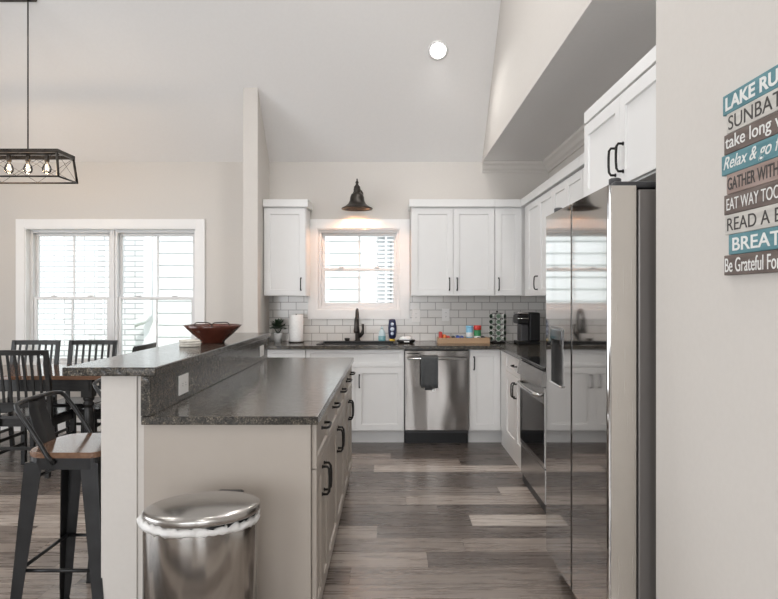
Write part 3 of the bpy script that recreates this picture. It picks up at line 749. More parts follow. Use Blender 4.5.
# black plug that paints the shade of the gap under the lid
MB(o_).lathe([(.985, .634), (.985, .650), (0, .651)], (tx, ty, 0), 64, SX, SY).build('lid_gap_shade', 'plastic_black', tc)
lm = Matrix.Rotation(R(-2.6), 4, 'Y')
lid = MB(o_).lathe([(1.01, -.008), (1.025, -.004), (1.03, .010), (1.015, .016), (.96, .021), (.9, .024), (.7, .031), (.4, .037), (0, .039)], (tx+.006, ty, .655), 72, SX, SY, mtx=lm).build('lid', 'lidsteel', tc)
MB(o_).box(tx-.035+.05, tx+.06+.05, ty+.130, ty+.165, .63, .678, .01).build('hinge', 'plastic_black', tc)
MB(o_).box(tx-.05, tx+.05, ty-.19, ty-.14, .01, .022, .004).build('pedal', 'plastic_black', tc)

# ------------------------------------------------------------------ BAR STOOLS
def make_stool(label, loc):
    t = thing('bar_stool', label, 'stool', loc, 0, 'bar stools along the raised bar')
    hx, hy, zs = .148, .178, .742
    # wood seat, rounded at the back
    poly = []
    for (cx, cy, a0, r) in ((hx-.03, -hy+.03, -90, .03), (hx-.03, hy-.03, 0, .03), (-hx+.07, hy-.07, 90, .07), (-hx+.07, -hy+.07, 180, .07)):
        for i in range(7):
            a = R(a0+90*i/6); poly.append((cx+r*cos(a), cy+r*sin(a)))
    mb = MB(); mb.prism(poly, zs, zs+.022)
    bmesh.ops.bevel(mb.bm, geom=[e for e in mb.bm.edges if abs(e.verts[0].co.z-e.verts[1].co.z) < 1e-4], offset=.004, segments=2, affect='EDGES')
    mb.build('seat', 'seatwood', t)
    mb = MB(); mb.prism([(x*.985, y*.985) for x, y in poly], zs-.045, zs-.0005); mb.build('seat_pan', 'stoolmetal', t)
    for sx in (-1, 1):
        for sy in (-1, 1):
            top = Vector((sx*(hx-.005), sy*(hy-.005), zs-.02)); bot = Vector((sx*(hx+.045), sy*(hy+.04), 0))
            mb = MB(); n = 8; prev = None; th = .004
            for i in range(n+1):
                f = i/n; p = top.lerp(bot, f); wd = .070*(1-f)+.032*f
                if f > .92: wd *= .85
                # L section, corner outward
                ring = [p, p-Vector((sx*wd, 0, 0)), p-Vector((sx*wd, sy*th, 0)), p-Vector((sx*th*2, sy*th*2, 0)), p-Vector((sx*th, sy*wd, 0)), p-Vector((0, sy*wd, 0))]
                vs = [mb.bm.verts.new(q) for q in ring]
                if prev:
                    for k in range(6): mb.bm.faces.new([prev[k], prev[(k+1) % 6], vs[(k+1) % 6], vs[k]])
                else: mb.bm.faces.new(vs)
                prev = vs
            mb.bm.faces.new(prev)
            lg = mb.build('leg', 'stoolmetal', t)
            MB().box(bot.x-sx*.0, bot.x-sx*.034, bot.y, bot.y-sy*.034, 0, .018, .004).build('foot_cap', 'plastic_black', lg)
    def at(sx, sy, z):
        f = 1-z/(zs-.02); return Vector((sx*((hx-.005)*(1-f)+(hx+.045)*f-.015), sy*((hy-.005)*(1-f)+(hy+.04)*f-.015), z))
    z = .31
    for (a, b) in (((-1, -1), (1, -1)), ((-1, 1), (1, 1)), ((-1, -1), (-1, 1)), ((1, -1), (1, 1))):
        MB().tube([at(*a, z), at(*b, z)], .0075, 8).build('stretcher', 'stoolmetal', t)
    z = .655
    for (a, b) in (((-1, -1), (1, 1)), ((-1, 1), (1, -1))):
        p, q = at(*a, z), at(*b, z); m_ = (p+q)/2+Vector((0, 0, .02 if a[1] > 0 else .045))
        MB().tube([p, m_, q], .006, 6).build('cross_brace', 'stoolmetal', t)
    # arm and back loop
    P_ = [(-.02, -hy-.006, .722), (-.045, -hy-.008, .748), (-.075, -hy-.008, .80), (-.135, -hy-.006, .89), (-.165, -hy-.002, .93), (-.178, -hy+.012, .945), (-.182, -hy+.05, .95)]
    Q_ = [(x, -y, z) for x, y, z in reversed(P_)]
    mid = [(-.188, y, .952) for y in (-.08, 0, .08)]
    MB().tube(P_+mid+Q_, .009, 12).build('arm_rail', 'stoolmetal', t)
    mb = MB(); n = 6; vs = []
    rows = [(-.19, .95, .058), (-.186, .90, .062), (-.17, .85, .066), (-.155, .80, .068), (-.142, .755, .066), (-.138, .72, .06)]
    for x, z, hw in rows: vs += [(x, -hw, z), (x-.004, 0, z), (x, hw, z)]
    mb._faces(vs, [[i*3+k, i*3+k+1, i*3+k+4, i*3+k+3] for i in range(5) for k in (0, 1)], True)
    o = mb.build('splat', 'stoolmetal', t, normals=True); md = o.modifiers.new('s', 'SOLIDIFY'); md.thickness = .004; md.offset = 0
    return t
st = make_stool('nearest bar stool, gunmetal with a wooden seat and low back, beside the island post', (-1.28, 2.655, 0))
s2 = copy_tree(st); s2.location = (-1.262, 3.27, 0); s2['label'] = 'second bar stool, gunmetal, mostly hidden behind the island post'

# ------------------------------------------------------------------ DINING TABLE AND CHAIRS
TX0, TX1, TY0, TY1, TZ = -4.15, -2.23, 4.95, 5.76, .752
dt = thing('dining_table', 'long dining table with brown wood top and black turned legs', 'table', ((TX0+TX1)/2, (TY0+TY1)/2, 0)); o_ = tuple(dt.location)
MB(o_).box(TX0, TX1, TY0, TY1, TZ-.032, TZ, .004).build('tabletop', 'tablewood', dt)
mb = MB(o_); i_ = .05; h = TZ-.0325
mb.box(TX0+i_+.08, TX1-i_-.08, TY0+i_, TY0+i_+.022, h-.095, h); mb.box(TX0+i_+.08, TX1-i_-.08, TY1-i_-.022, TY1-i_, h-.095, h)
mb.box(TX0+i_, TX0+i_+.022, TY0+i_+.08, TY1-i_-.08, h-.095, h); mb.box(TX1-i_-.022, TX1-i_, TY0+i_+.08, TY1-i_-.08, h-.095, h)
mb.build('apron', 'blackwood', dt)
for x in (TX0+.1, TX1-.155):
    for yy in (TY0+.1, TY1-.1):
        mb = MB(o_); mb.box(x-.043, x+.043, yy-.043, yy+.043, .575, h-.0005, .003)
        mb.lathe([(.02, 0), (.026, .01), (.03, .05), (.022, .08), (.036, .16), (.045, .3), (.042, .42), (.034, .48), (.028, .50), (.042, .515), (.042, .53), (.03, .54), (.042, .556), (.043, .5755)], (x, yy, 0), 24)
        mb.build('leg', 'blackwood', dt)
def make_chair(label, loc, rz):
    t = thing('dining_chair', label, 'chair', loc, rz, 'dining chairs around the table')
    W = .218; B = 'blackwood'
    # seat : front +y
    mb = MB(); mb.hexa([(-W+.01, -.20, .435), (W-.01, -.20, .435), (W-.005, .18, .435), (-W+.005, .18, .435)], [(-W+.01, -.20, .458), (W-.01, -.20, .458), (W-.005, .18, .458), (-W+.005, .18, .458)])
    bmesh.ops.bevel(mb.bm, geom=mb.bm.edges[:], offset=.005, segments=2, affect='EDGES'); mb.build('seat', 'blackseat', t)
    mb = MB(); mb.box(-W+.035, W-.035, -.185, -.165, .375, .4345); mb.box(-W+.035, W-.035, .135, .155, .375, .4345); mb.box(-W+.01, -W+.03, -.165, .135, .375, .4345); mb.box(W-.03, W-.01, -.165, .135, .375, .4345); mb.build('seat_frame', B, t)
    for s in (-1, 1):
        mb = MB(); x = s*(W-.017)
        mb.box(x-.018, x+.018, .137, .173, 0, .4345, .003); mb.build('leg', B, t)
        mb = MB(); pr = [(-.235, 0), (-.205, .2), (-.195, .43), (-.2, .55), (-.225, .75), (-.262, .955)]
        vs = []
        for (yy, z) in pr:
            d = .016
            vs += [(x-.015, yy-d, z), (x+.015, yy-d, z), (x+.015, yy+d, z), (x-.015, yy+d, z)]
        fs = [[3, 2, 1, 0], [20, 21, 22, 23]]
        for i in range(5):
            for k in range(4): fs.append([i*4+k, i*4+(k+1) % 4, i*4+4+(k+1) % 4, i*4+4+k])
        mb._faces(vs, fs); mb.build('leg', B, t)
        for z in (.17, .26):
            MB().box(x-.009, x+.009, -.19, .137, z-.012, z+.012, .003).build('stretcher', B, t)
    MB().box(-W+.03, W-.03, -.21, -.195, .20, .225, .003).build('stretcher', B, t)
    def rail(z0, z1, y0, y1, bow, th=.02):
        mb = MB(); n = 8; vs = []; fs = []
        for i in range(n+1):
            f = i/n; x = -W+.0+(2*W)*f; b_ = bow*(1-(2*f-1)**2)
            vs += [(x, y0-b_-th/2, z0), (x, y0-b_+th/2, z0), (x, y1-b_+th/2, z1), (x, y1-b_-th/2, z1)]
        for i in range(n):
            for k in range(4): fs.append([i*4+k, i*4+(k+1) % 4, i*4+4+(k+1) % 4, i*4+4+k])
        fs += [[3, 2, 1, 0], [n*4, n*4+1, n*4+2, n*4+3]]
        mb._faces(vs, fs); return mb
    rail(.925, .965, -.258, -.266, .012, .024).build('top_rail', B, t)
    rail(.525, .56, -.199, -.203, .008, .02).build('lower_rail', B, t)
    for k in range(6):
        f = (k+1)/7; x = -W+.015+(2*W-.03)*f; b_ = .01*(1-(2*f-1)**2)
        mb = MB(); vs = []
        for (yy, z) in ((-.2, .555), (-.214, .68), (-.232, .80), (-.258, .93)):
            vs += [(x-.009, yy-b_-.005, z), (x+.009, yy-b_-.005, z), (x+.009, yy-b_+.005, z), (x-.009, yy-b_+.005, z)]
        fs = [[3, 2, 1, 0], [12, 13, 14, 15]]
        for i in range(3):
            for q in range(4): fs.append([i*4+q, i*4+(q+1) % 4, i*4+4+(q+1) % 4, i*4+4+q])
        mb._faces(vs, fs); mb.build('slat', B, t)
    return t
ch = make_chair('black slat-back dining chair on the near side of the table, back to us', (-2.79, 5.06, 0), 0)
for lab, loc, rz in (('black slat-back dining chair across the table, the farther left of two', (-3.243, 5.59, 0), pi),
                     ('black slat-back dining chair across the table, in front of the window mullion', (-2.722, 5.59, 0), pi),
                     ('black dining chair at the table end, its top rail just above the bar', (-2.325, 5.37, 0), pi/2)):
    c = copy_tree(ch); c.location = loc; c.rotation_euler = (0, 0, rz); c['label'] = lab

# ------------------------------------------------------------------ CHANDELIER
cx0, cx1, cy0, cy1, cz0, cz1 = -3.67, -2.71, 5.2, 5.49, 2.335, 2.568
cyc = (cy0+cy1)/2; cxc = (cx0+cx1)/2
chn = thing('chandelier', 'black open-frame linear chandelier with clear bulbs above the dining table', 'chandelier', (cxc, cyc, cz0)); o_ = (cxc, cyc, cz0)
mb = MB(o_); q = .011
mb.box(cx0, cx1, cy0, cy0+2*q, cz1-.03, cz1); mb.box(cx0, cx1, cy1-2*q, cy1, cz1-.03, cz1)
mb.box(cx0, cx0+2*q, cy0+2*q, cy1-2*q, cz1-.03, cz1); mb.box(cx1-2*q, cx1, cy0+2*q, cy1-2*q, cz1-.03, cz1)
mb.box(cx0+2*q, cx1-2*q, cyc-.02, cyc+.02, cz1-.022, cz1-.002)
e = .02; q = .008
def bar(a, b, r): mb.tube([a, b], r*1.25, 4)
for (x, sx) in ((cx0, -1), (cx1, 1)):
    for (yy, sy) in ((cy0, -1), (cy1, 1)):
        bar((x-sx*.01, yy-sy*.01, cz1-.02), (x+sx*e-sx*.008, yy+sy*e-sy*.008, cz0+.005), .009)
for yy in (cy0-e+.008, cy1+e-.008): bar((cx0-e, yy, cz0+.006), (cx1+e, yy, cz0+.006), .006)
for x in (cx0-e+.008, cx1+e-.008): bar((x, cy0-e, cz0+.006), (x, cy1+e, cz0+.006), .006)
mb.build('frame', 'bronze', chn)
def wire(a, b): MB(o_).tube([a, b], .0018, 5).build('cross_wire', 'bronze', chn)
for k in range(3):
    xa = cx0+.02+(cx1-cx0-.04)*k/3; xb = cx0+.02+(cx1-cx0-.04)*(k+1)/3
    for (yt, yb) in ((cy0+.01, cy0-e+.01), (cy1-.01, cy1+e-.01)):
        wire((xa, yt, cz1-.03), (xb, yb, cz0+.01)); wire((xb, yt, cz1-.03), (xa, yb, cz0+.01))
for (xt, xb) in ((cx0+.01, cx0-e+.01), (cx1-.01, cx1+e-.01)):
    wire((xt, cy0+.015, cz1-.03), (xb, cy1+e-.01, cz0+.01)); wire((xt, cy1-.015, cz1-.03), (xb, cy0-e+.01, cz0+.01))
for k in range(5):
    x = cxc+(k-2)*.158
    so = MB(o_).lathe([(.016, cz1-.022), (.02, cz1-.03), (.02, cz1-.075), (.014, cz1-.08)], (x, cyc, 0), 16).build('socket', 'bronze', chn)
    b_ = MB(o_).lathe([(.0135, cz1-.08), (.014, cz1-.09), (.028, cz1-.108), (.037, cz1-.135), (.032, cz1-.16), (.018, cz1-.174), (0, cz1-.178)], (x, cyc, 0), 20).build('bulb', 'bulbglass', so)
    on = k in (2, 3, 1)
    MB(o_).tube([(x-.006, cyc, cz1-.10), (x-.009, cyc, cz1-.15), (x, cyc, cz1-.155), (x+.009, cyc, cz1-.15), (x+.006, cyc, cz1-.10)], .0016, 6).build('filament', 'filament', so)
    light('bulb_light', 'POINT', (x, cyc, cz1-.20), (0, 0, 0), 3.2, (1, .72, .45), shadow_soft_size=.03)
def ceilz(y): return HC+(D-y)
for x in (cxc-.158, cxc+.158):
    MB(o_).tube([(x, cyc, cz1-.004), (x, cyc, ceilz(cyc)-.02)], .006, 8).build('rod', 'bronze', chn)
mb = MB(o_); cm = Matrix.Rotation(R(-45), 4, 'X')
mb.box(-.22, .22, -.05, .05, -.025, -.002, .004)
for v in mb.bm.verts: v.co = (Matrix.Translation((cxc, cyc, ceilz(cyc))) @ cm) @ v.co
mb.build('canopy', 'bronze', chn)

# recessed lights on the sloped ceiling (farthest one visible, the others added for brightness)
def ceil2(y): return RZ+(RY-y)*(3.2-RZ)/(RY-(YB-.2))
def downlight(lx, ly, label, en):
    back = ly < RY; z = ceil2(ly) if back else ceilz(ly); an = math.atan((RZ-3.2)/(RY-(YB-.2))) if back else -R(45)
    rl = thing('recessed_light', label, 'light', (lx, ly, z), 0, 'recessed ceiling downlights')
    mt = Matrix.Rotation(an, 4, 'X')
    MB().lathe([(.068, -.001), (.09, -.001), (.092, -.005), (.072, -.009), (.068, -.003)], (0, 0, 0), 40, mtx=mt, closed=True).build('trim_ring', 'trim', rl)
    MB().lathe([(0, -.004), (.07, -.004)], (0, 0, 0), 40, mtx=mt).build('diffuser', 'led', rl)
    light('downlight', 'SPOT', (lx, ly+(.015 if back else -.015), z-.02), (R(-12 if not back else 5), 0, 0), en, (1, .975, .95), spot_size=R(150), spot_blend=.7, shadow_soft_size=.07)
downlight(.417, 5.68, 'round lit recessed downlight in the sloped ceiling above the sink wall', 35)
for lx, ly in ((-.4, 4.7), (-3.3, 4.7), (.3, 3.3), (.5, 2.6), (-.9, 2.4), (-3.3, 2.4), (-.9, 0)):  # unseen downlights added to lift the light in kitchen and room
    downlight(lx, ly, 'unseen round downlight added to brighten the room, high above the frame', (50 if ly > 4 else 135) if ly > 2.5 and lx > -1 else 65)

# sconce over the kitchen window
sx_, sy_ = -.335, 6.32
sn = thing('sconce', 'dark bronze bell-shaped wall light over the sink window', 'wall light', (sx_, D, 2.4)); o_ = (sx_, D, 2.4)
mb = MB(o_); mb.lathe([(.152, 2.226), (.155, 2.232), (.148, 2.24), (.118, 2.256), (.088, 2.28), (.073, 2.31), (.069, 2.345), (.058, 2.375), (.034, 2.39), (.03, 2.392), (.03, 2.388), (.05, 2.37), (.062, 2.345), (.067, 2.31), (.082, 2.278), (.112, 2.252), (.142, 2.236), (.149, 2.228)], (sx_, sy_, 0), 40, closed=True)
mb.build('shade', 'bronze', sn)
MB(o_).lathe([(.03, 2.388), (.034, 2.395), (.036, 2.42), (.03, 2.44), (.033, 2.445), (.022, 2.46), (.012, 2.475), (.017, 2.49), (.012, 2.503), (.005, 2.515), (.009, 2.523), (0, 2.532)], (sx_, sy_, 0), 24).build('cap', 'bronze', sn)
MB(o_).tube([(sx_, sy_, 2.43), (sx_, sy_+.08, 2.445), (sx_, sy_+.13, 2.42), (sx_, D-.01, 2.40)], .009, 10).build('arm', 'bronze', sn)
MB(o_).lathe([(0, 0), (.055, 0), (.055, .008), (.04, .015), (0, .018)], (sx_, D-.0005, 2.40), 28, mtx=Matrix.Rotation(R(90), 4, 'X')).build('backplate', 'bronze', sn)
MB(o_).sphere((sx_, sy_, 2.30), .03, sz=1.2).build('bulb', 'bulbwarm', sn)
light('sconce_light', 'SPOT', (sx_, sy_, 2.262), (0, 0, 0), 26, (1, .50, .27), spot_size=R(140), spot_blend=.4, shadow_soft_size=.03)

# ------------------------------------------------------------------ COUNTER ITEMS
ZK = .9145
# plant
px_, py_ = -1.117, 6.33
pl = thing('potted_plant', 'small dark-leaved plant in a white pot at the left end of the worktop', 'plant', (px_, py_, ZK)); o_ = (px_, py_, ZK)
MB(o_).lathe([(0, 0), (.034, 0), (.042, .08), (.043, .088), (.037, .088), (.036, .075), (0, .072)], (px_, py_, ZK), 24).build('pot', 'pot', pl)
mb = MB(o_); random.seed(3)
for k in range(110):
    a = random.uniform(0, 2*pi); el = random.uniform(-.15, 1.4); r_ = random.uniform(.035, .092)
    c = Vector((px_+r_*cos(a)*cos(el), py_+r_*sin(a)*cos(el), ZK+.135+r_*sin(el)*.95))
    d = Vector((cos(a)*cos(el), sin(a)*cos(el), sin(el)*.6+random.uniform(-.3, .3))).normalized()
    sd = d.cross(Vector((0, 0, 1))).normalized(); nn = sd.cross(d)
    Lf, w_ = random.uniform(.04, .06), random.uniform(.017, .025)
    mb._faces([c-d*Lf*.5, c+sd*w_+nn*.003, c+d*Lf*.5, c-sd*w_+nn*.003, c+nn*-.002], [[0, 1, 4], [1, 2, 4], [2, 3, 4], [3, 0, 4]])
mb.build('foliage', 'leaf', pl, normals=False)
mb = MB(o_)
for k in range(9):
    a = k*.7; mb.tube([(px_, py_, ZK+.07), (px_+.03*cos(a), py_+.03*sin(a), ZK+.12), (px_+.05*cos(a), py_+.05*sin(a), ZK+.17)], .002, 5)
mb.build('stem', 'leaf', pl)
# paper towel
qx, qy = -.93, 6.28
pt = thing('paper_towel_roll', 'white paper towel roll standing on the worktop left of the sink', 'paper towel', (qx, qy, ZK)); o_ = (qx, qy, ZK)
MB(o_).lathe([(0, 0), (.075, 0), (.075, .008), (0, .01)], (qx, qy, ZK), 32).build('stand', 'bronze', pt)
MB(o_).lathe([(.02, .0105), (.066, .0105), (.068, .02), (.068, .268), (.066, .272), (.02, .272), (.02, .265)], (qx, qy, ZK), 40).build('roll', 'paper', pt)
MB(o_).tube([(qx, qy, ZK+.011), (qx, qy, ZK+.28)], .006, 10).build('rod', 'bronze', pt)
# aqua soap
ax, ay = -.09, 6.41
so = thing('soap_bottle', 'small clear aqua soap bottle right of the faucet', 'bottle', (ax, ay, ZK)); o_ = (ax, ay, ZK)
MB(o_).lathe([(0, 0), (.034, 0), (.036, .01), (.035, .07), (.030, .1), (.016, .118), (.014, .126), (0, .127)], (ax, ay, ZK), 28, 1, .65).build('bottle', 'clear', so)
MB(o_).lathe([(.0365, .006), (.037, .012), (.0365, .055), (.036, .056)], (ax, ay, ZK), 28, 1, .66).build('liquid', 'aqua', so)
MB(o_).lathe([(.012, .127), (.012, .146), (.008, .148), (0, .148)], (ax, ay, ZK), 16).build('cap', 'clear', so)
# navy bottle
nx_, ny_ = .013, 6.41
nv = thing('detergent_bottle', 'navy upside-down detergent bottle with a yellow cap', 'bottle', (nx_, ny_, ZK)); o_ = (nx_, ny_, ZK)
MB(o_).lathe([(0, 0), (.028, 0), (.028, .022), (.024, .026), (0, .026)], (nx_, ny_, ZK), 24, 1, .8).build('cap', 'yellow', nv)
MB(o_).lathe([(.02, .0265), (.034, .045), (.041, .09), (.041, .15), (.034, .2), (.028, .222), (0, .225)], (nx_, ny_, ZK), 32, 1, .6).build('bottle', 'navy', nv)
mb = MB(o_)
for z, r in ((.175, .016), (.125, .02), (.08, .016)):
    mb.lathe([(0, 0), (r, 0), (r, .0015), (0, .0015)], (nx_, ny_-.0262, ZK+z), 20, mtx=Matrix.Rotation(R(90), 4, 'X'))
mb.build('label', 'labelw', nv)
# dish with cloth
dx, dy = .145, 6.2
dh = thing('sponge_dish', 'low black dish on the worktop between navy bottle and tray', 'dish', (dx, dy, ZK)); o_ = (dx, dy, ZK)
MB(o_).lathe([(0, 0), (.07, 0), (.088, .012), (.09, .032), (.084, .033), (.075, .012), (0, .01)], (dx, dy, ZK), 32, 1, .7).build('tray', 'plastic_black', dh)
MB(o_).box(dx-.02, dx+.03, dy-.0655, dy-.061, ZK+.012, ZK+.024, .001).build('label', 'paper', dh)
mb = MB((dx, dy, ZK))
mb.lathe([(0, .0125), (.04, .0125), (.062, .034), (.058, .05), (.03, .062), (0, .06)], (dx-.005, dy, ZK), 24, 1, .7, jit=lambda j, k, r, z: (r*(1+.25*noise.noise(Vector((k*.5, j, 0)))), z+.008*noise.noise(Vector((k*.7, j, 5)))))
tag(mb.build('dish_cloth', 'paper'), 'crumpled white cloth lying in the black dish', 'cloth')
# wooden tray with packets
T0, T1, TYa, TYb = .448, .945, 6.12, 6.30
wt = thing('wooden_tray', 'shallow wooden tray of packets against the tiles', 'tray', ((T0+T1)/2, 6.21, ZK)); o_ = ((T0+T1)/2, 6.21, ZK)
MB(o_).box(T0+.01, T1-.01, TYa+.01, TYb-.01, ZK, ZK+.01).build('bottom', 'traywood', wt)
for a in ((T0, T1, TYa, TYa+.0098), (T0, T1, TYb-.0098, TYb), (T0, T0+.0098, TYa+.01, TYb-.01), (T1-.0098, T1, TYa+.01, TYb-.01)):
    MB(o_).box(*a, ZK, ZK+.055, .001).build('side', 'traywood', wt)
zt = ZK+.0105
def packet(x, y, w_, d_, h_, m, label, rz=0, tilt=0, name='snack_packet', cat='packet', group='packets in the wooden tray'):
    mb = MB(); n = 6
    vs = []; fs = []
    mb.box(-w_/2, w_/2, -d_/2, d_/2, 0, h_, min(w_, d_)*.3, 3)
    o = mb.build(name, m); o.location = (x, y, zt); o.rotation_euler = (0, tilt, rz); return tag(o, label, cat, group)
packet(.478, 6.19, .03, .09, .10, 'red', 'tall red packet at the left end of the wooden tray')
packet(.512, 6.17, .03, .07, .075, 'orange', 'orange packet beside the tall red one in the tray', .1)
packet(.548, 6.18, .032, .07, .062, 'red', 'short red packet third from the left end of the tray', .1)
packet(.60, 6.17, .03, .08, .06, 'dark', 'dark packet left of the blue packets in the tray')
packet(.642, 6.17, .035, .08, .066, 'blue', 'blue packet beside the dark one in the tray')
packet(.685, 6.19, .03, .07, .06, 'blue', 'second blue packet, nearer the blue tub, in the tray')
packet(.84, 6.15, .03, .03, .05, 'dark', 'small dark packet in front of the red-lidded jar')
packet(.885, 6.19, .04, .08, .058, 'dark', 'dark packet near the right end of the tray')
tb = thing('drink_mix_tub', 'pale blue tub standing in the wooden tray', 'tub', (.762, 6.22, zt))
MB().lathe([(0, 0), (.033, 0), (.034, .005), (.034, .135), (.03, .14), (0, .14)], (0, 0, 0), 24).build('tub', 'skyblue', tb)
MB().lathe([(.0345, .14), (.0355, .142), (.0355, .156), (0, .158)], (0, 0, 0), 24).build('lid', 'skyblue', tb)
MB().lathe([(.0345, .05), (.0348, .052), (.0348, .09), (.0345, .092)], (0, 0, 0), 24).build('label', 'pot', tb)
jr = thing('spice_jar', 'green-labelled jar with a red lid standing in the tray', 'jar', (.84, 6.22, zt))
MB().lathe([(0, 0), (.033, 0), (.034, .005), (.034, .112), (.03, .117), (0, .117)], (0, 0, 0), 24).build('jar', 'green', jr)
MB().lathe([(.0355, .117), (.037, .119), (.037, .156), (.034, .16), (0, .16)], (0, 0, 0), 24).build('lid', 'red', jr)
MB().lathe([(.0345, .03), (.0348, .032), (.0348, .055), (.0345, .057)], (0, 0, 0), 24).build('label', 'pot', jr)
# pod carousel
kx, ky = 1.03, 6.22
pc = thing('pod_carousel', 'wire carousel of coffee pods standing left of the coffee maker', 'carousel', (kx, ky, ZK)); o_ = (kx, ky, ZK)
MB(o_).lathe([(0, 0), (.078, 0), (.08, .006), (.07, .014), (0, .016)], (kx, ky, ZK), 32).build('base', 'black', pc)
MB(o_).tube([(kx, ky, ZK+.015), (kx, ky, ZK+.30)], .004, 8).build('post', 'black', pc)
MB(o_).sphere((kx, ky, ZK+.305), .009).build('finial', 'black', pc)
cols = 7
for tr in range(6):
    z = ZK+.018+tr*.054
    MB(o_).tube([(kx+.052*cos(2*pi*i/24), ky+.052*sin(2*pi*i/24), z) for i in range(25)], .0018, 5).build('ring', 'black', pc)
for c in range(cols):
    a = -pi/2+2*pi*(c+.5)/cols
    MB(o_).tube([(kx+.052*cos(a), ky+.052*sin(a), ZK+.016), (kx+.056*cos(a), ky+.056*sin(a), ZK+.15), (kx+.052*cos(a), ky+.052*sin(a), ZK+.288)], .0018, 5).build('wire', 'black', pc)
pd = thing('coffee_pod', '', 'pod', (0, 0, 0), 0, 'coffee pods in the wire carousel')
mtp = Matrix.Rotation(R(90), 4, 'Y')
MB().lathe([(.019, -.03), (.024, 0)], (0, 0, 0), 16, mtx=mtp).build('cup', 'podwhite', pd)
MB().lathe([(.023, .0005), (.0275, .0005), (.0275, .0025), (.023, .0025)], (0, 0, 0), 18, mtx=mtp, closed=True).build('rim', 'podwhite', pd)
MB().lathe([(0, .0028), (.0215, .0028)], (0, 0, 0), 16, mtx=mtp).build('foil_lid', 'podgreen', pd)
tiers = ['bottom', 'second-lowest', 'middle', 'second-highest', 'top']
posn = {-1: 'left', 0: 'front', 1: 'right'}
first = True
for tr in range(5):
    for c in (-1, 0, 1):
        a = -pi/2+2*pi*c/cols*.95
        o = pd if first else copy_tree(pd); first = False
        o.location = (kx+.086*cos(a), ky+.086*sin(a), ZK+.045+tr*.054); o.rotation_euler = (0, 0, a)
        o['label'] = 'green-lidded coffee pod in the %s tier of the carousel, %s column' % (tiers[tr], posn[c])
# coffee maker
mx0, mx1, my0, my1 = 1.19, 1.395, 5.98, 6.22
cm_ = thing('coffee_maker', 'black pod coffee maker with a silver top in the worktop corner', 'coffee maker', (1.275, 6.1, ZK)); o_ = (1.275, 6.1, ZK)
MB(o_).box(mx0, mx1, my0, my1, ZK, ZK+.03, .008).build('base', 'plastic_black', cm_)
MB(o_).box(mx0+.105, mx1, my0+.0, my1, ZK+.031, ZK+.30, .012).build('water_tank', 'plastic_black', cm_)
MB(o_).box(mx0+.03, mx0+.104, my0+.03, my1-.03, ZK+.031, ZK+.19, .008).build('column', 'dark', cm_)
MB(o_).box(mx0-.005, mx0+.104, my0+.005, my1-.005, ZK+.191, ZK+.28, .015).build('brew_head', 'plastic_black', cm_)
MB(o_).box(mx0-.003, mx0+.1, my0+.01, my1-.01, ZK+.2805, ZK+.305, .01).build('lid', 'steel', cm_)
MB(o_).tube([(mx0-.008, my0+.01, ZK+.245), (mx0+.10, my0-.0, ZK+.245)], .004, 8).build('trim_band', 'chrome', cm_)
MB(o_).box(mx0+.002, mx0+.06, my0-.004, my0+.09, ZK+.0305, ZK+.037, .003).build('drip_grate', 'chrome', cm_)
tag(MB().tube([(1.189, 6.1, ZK+.006), (1.13, 6.08, ZK+.006), (1.12, 6.2, ZK+.006), (1.13, 6.33, ZK+.006), (1.15, 6.42, ZK+.02), (1.15, 6.487, ZK+.1)], .003, 6).build('power_cord', 'plastic_black'), 'black power cord on the worktop beside the coffee maker', 'cord')

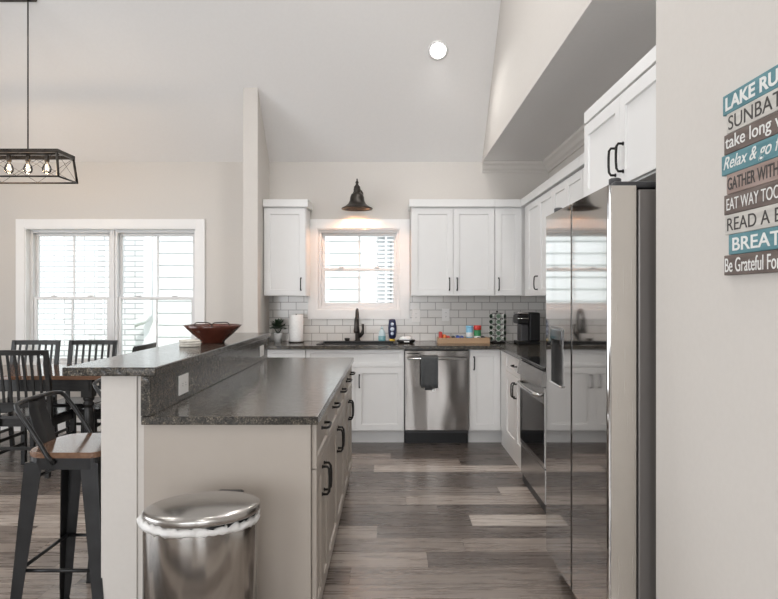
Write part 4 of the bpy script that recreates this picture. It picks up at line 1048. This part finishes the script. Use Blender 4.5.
# ------------------------------------------------------------------ SIGN
sg = thing('rules_sign', 'stacked-plank lake rules sign on the right wall', 'sign', (.911, 1.5, 1.664)); o_ = (.911, 1.5, 1.664)
XP = .897
ztop, hrow = 1.908, .0537
def ypx(px): return XP*640/(px-391)
rows = [(722.7, 'teal', 'LAKE RULES', 'txtw', .036, 1.0, .9, .03, 0, .325, .015, .022),
        (726.5, 'signwhite', 'SUNBATHE', 'txtd', .037, 1, 1, .0, 0, .31, .01, 0),
        (724, 'signbrown', 'take long walks', 'txtw', .037, 1, 1, .004, 0, .345, .008, 0),
        (721.5, 'teal', 'Relax & go fishing', 'txtw', .036, 1, 1, .004, .35, .36, .012, 0),
        (726.5, 'signpink', 'GATHER WITH FRIENDS', 'txtd', .033, 1, 1, .012, 0, .365, .006, 0),
        (724, 'signbrown', 'EAT WAY TOO MUCH', 'txtw', .031, 1, 1, -.004, .0, .345, .014, 0),
        (725, 'signwhite', 'READ A BOOK', 'txtd', .034, 1, 1, 0, 0, .37, .012, 0),
        (728.5, 'teal', 'BREATHE', 'txtw', .034, 1, 1, .012, 0, .30, .02, 0),
        (724, 'signbrown', 'Be Grateful For', 'txtw', .037, 1, 1, .002, 0, .245, .006, 0)]
def text_mesh(body, h, wd, bold, shear):
    c = bpy.data.curves.new('lettering', 'FONT'); c.body = body; c.offset = bold; c.shear = shear; c.extrude = .02
    o = bpy.data.objects.new('lettering', c); COL.objects.link(o)
    bpy.context.view_layer.update()
    dg = bpy.context.evaluated_depsgraph_get()
    me = bpy.data.meshes.new_from_object(o.evaluated_get(dg))
    bpy.data.objects.remove(o)
    xs = [v.co.x for v in me.vertices]; ys = [v.co.y for v in me.vertices]
    return me, min(xs), max(xs), min(ys), max(ys)
for i, (px, bm_, txt, tm, hh, _a, _b, bold, sh, wd, ins, _c) in enumerate(rows):
    yl = ypx(px); yr = ypx(722)-.42+(.006 if i % 2 else -.004)
    z1 = ztop-i*hrow; z0_ = z1-hrow+.0008
    bd = MB(o_).box(XP, .9105, yr, yl, z0_, z1, .0015).build('board', bm_, sg)
    me, xa, xb, ya, yb = text_mesh(txt, hh, wd, bold, sh)
    # lower-case descenders: size by height of the whole run
    desc = any(ch in 'gjpqy' for ch in txt)
    H = hh*(1.2 if desc else 1); zb = (z0_+z1)/2-H/2-(.001 if desc else 0)
    for v in me.vertices:
        u = (v.co.x-xa)/(xb-xa)*wd; zz = (v.co.y-ya)/(yb-ya)*H; n = .0008 if v.co.z > 0 else -.0002
        v.co = Vector((XP-n, yl-ins-u, zb+zz))-Vector(o_)
    me.materials.clear(); me.materials.append(M[tm])
    lt = bpy.data.objects.new('lettering', me); COL.objects.link(lt); lt.parent = bd
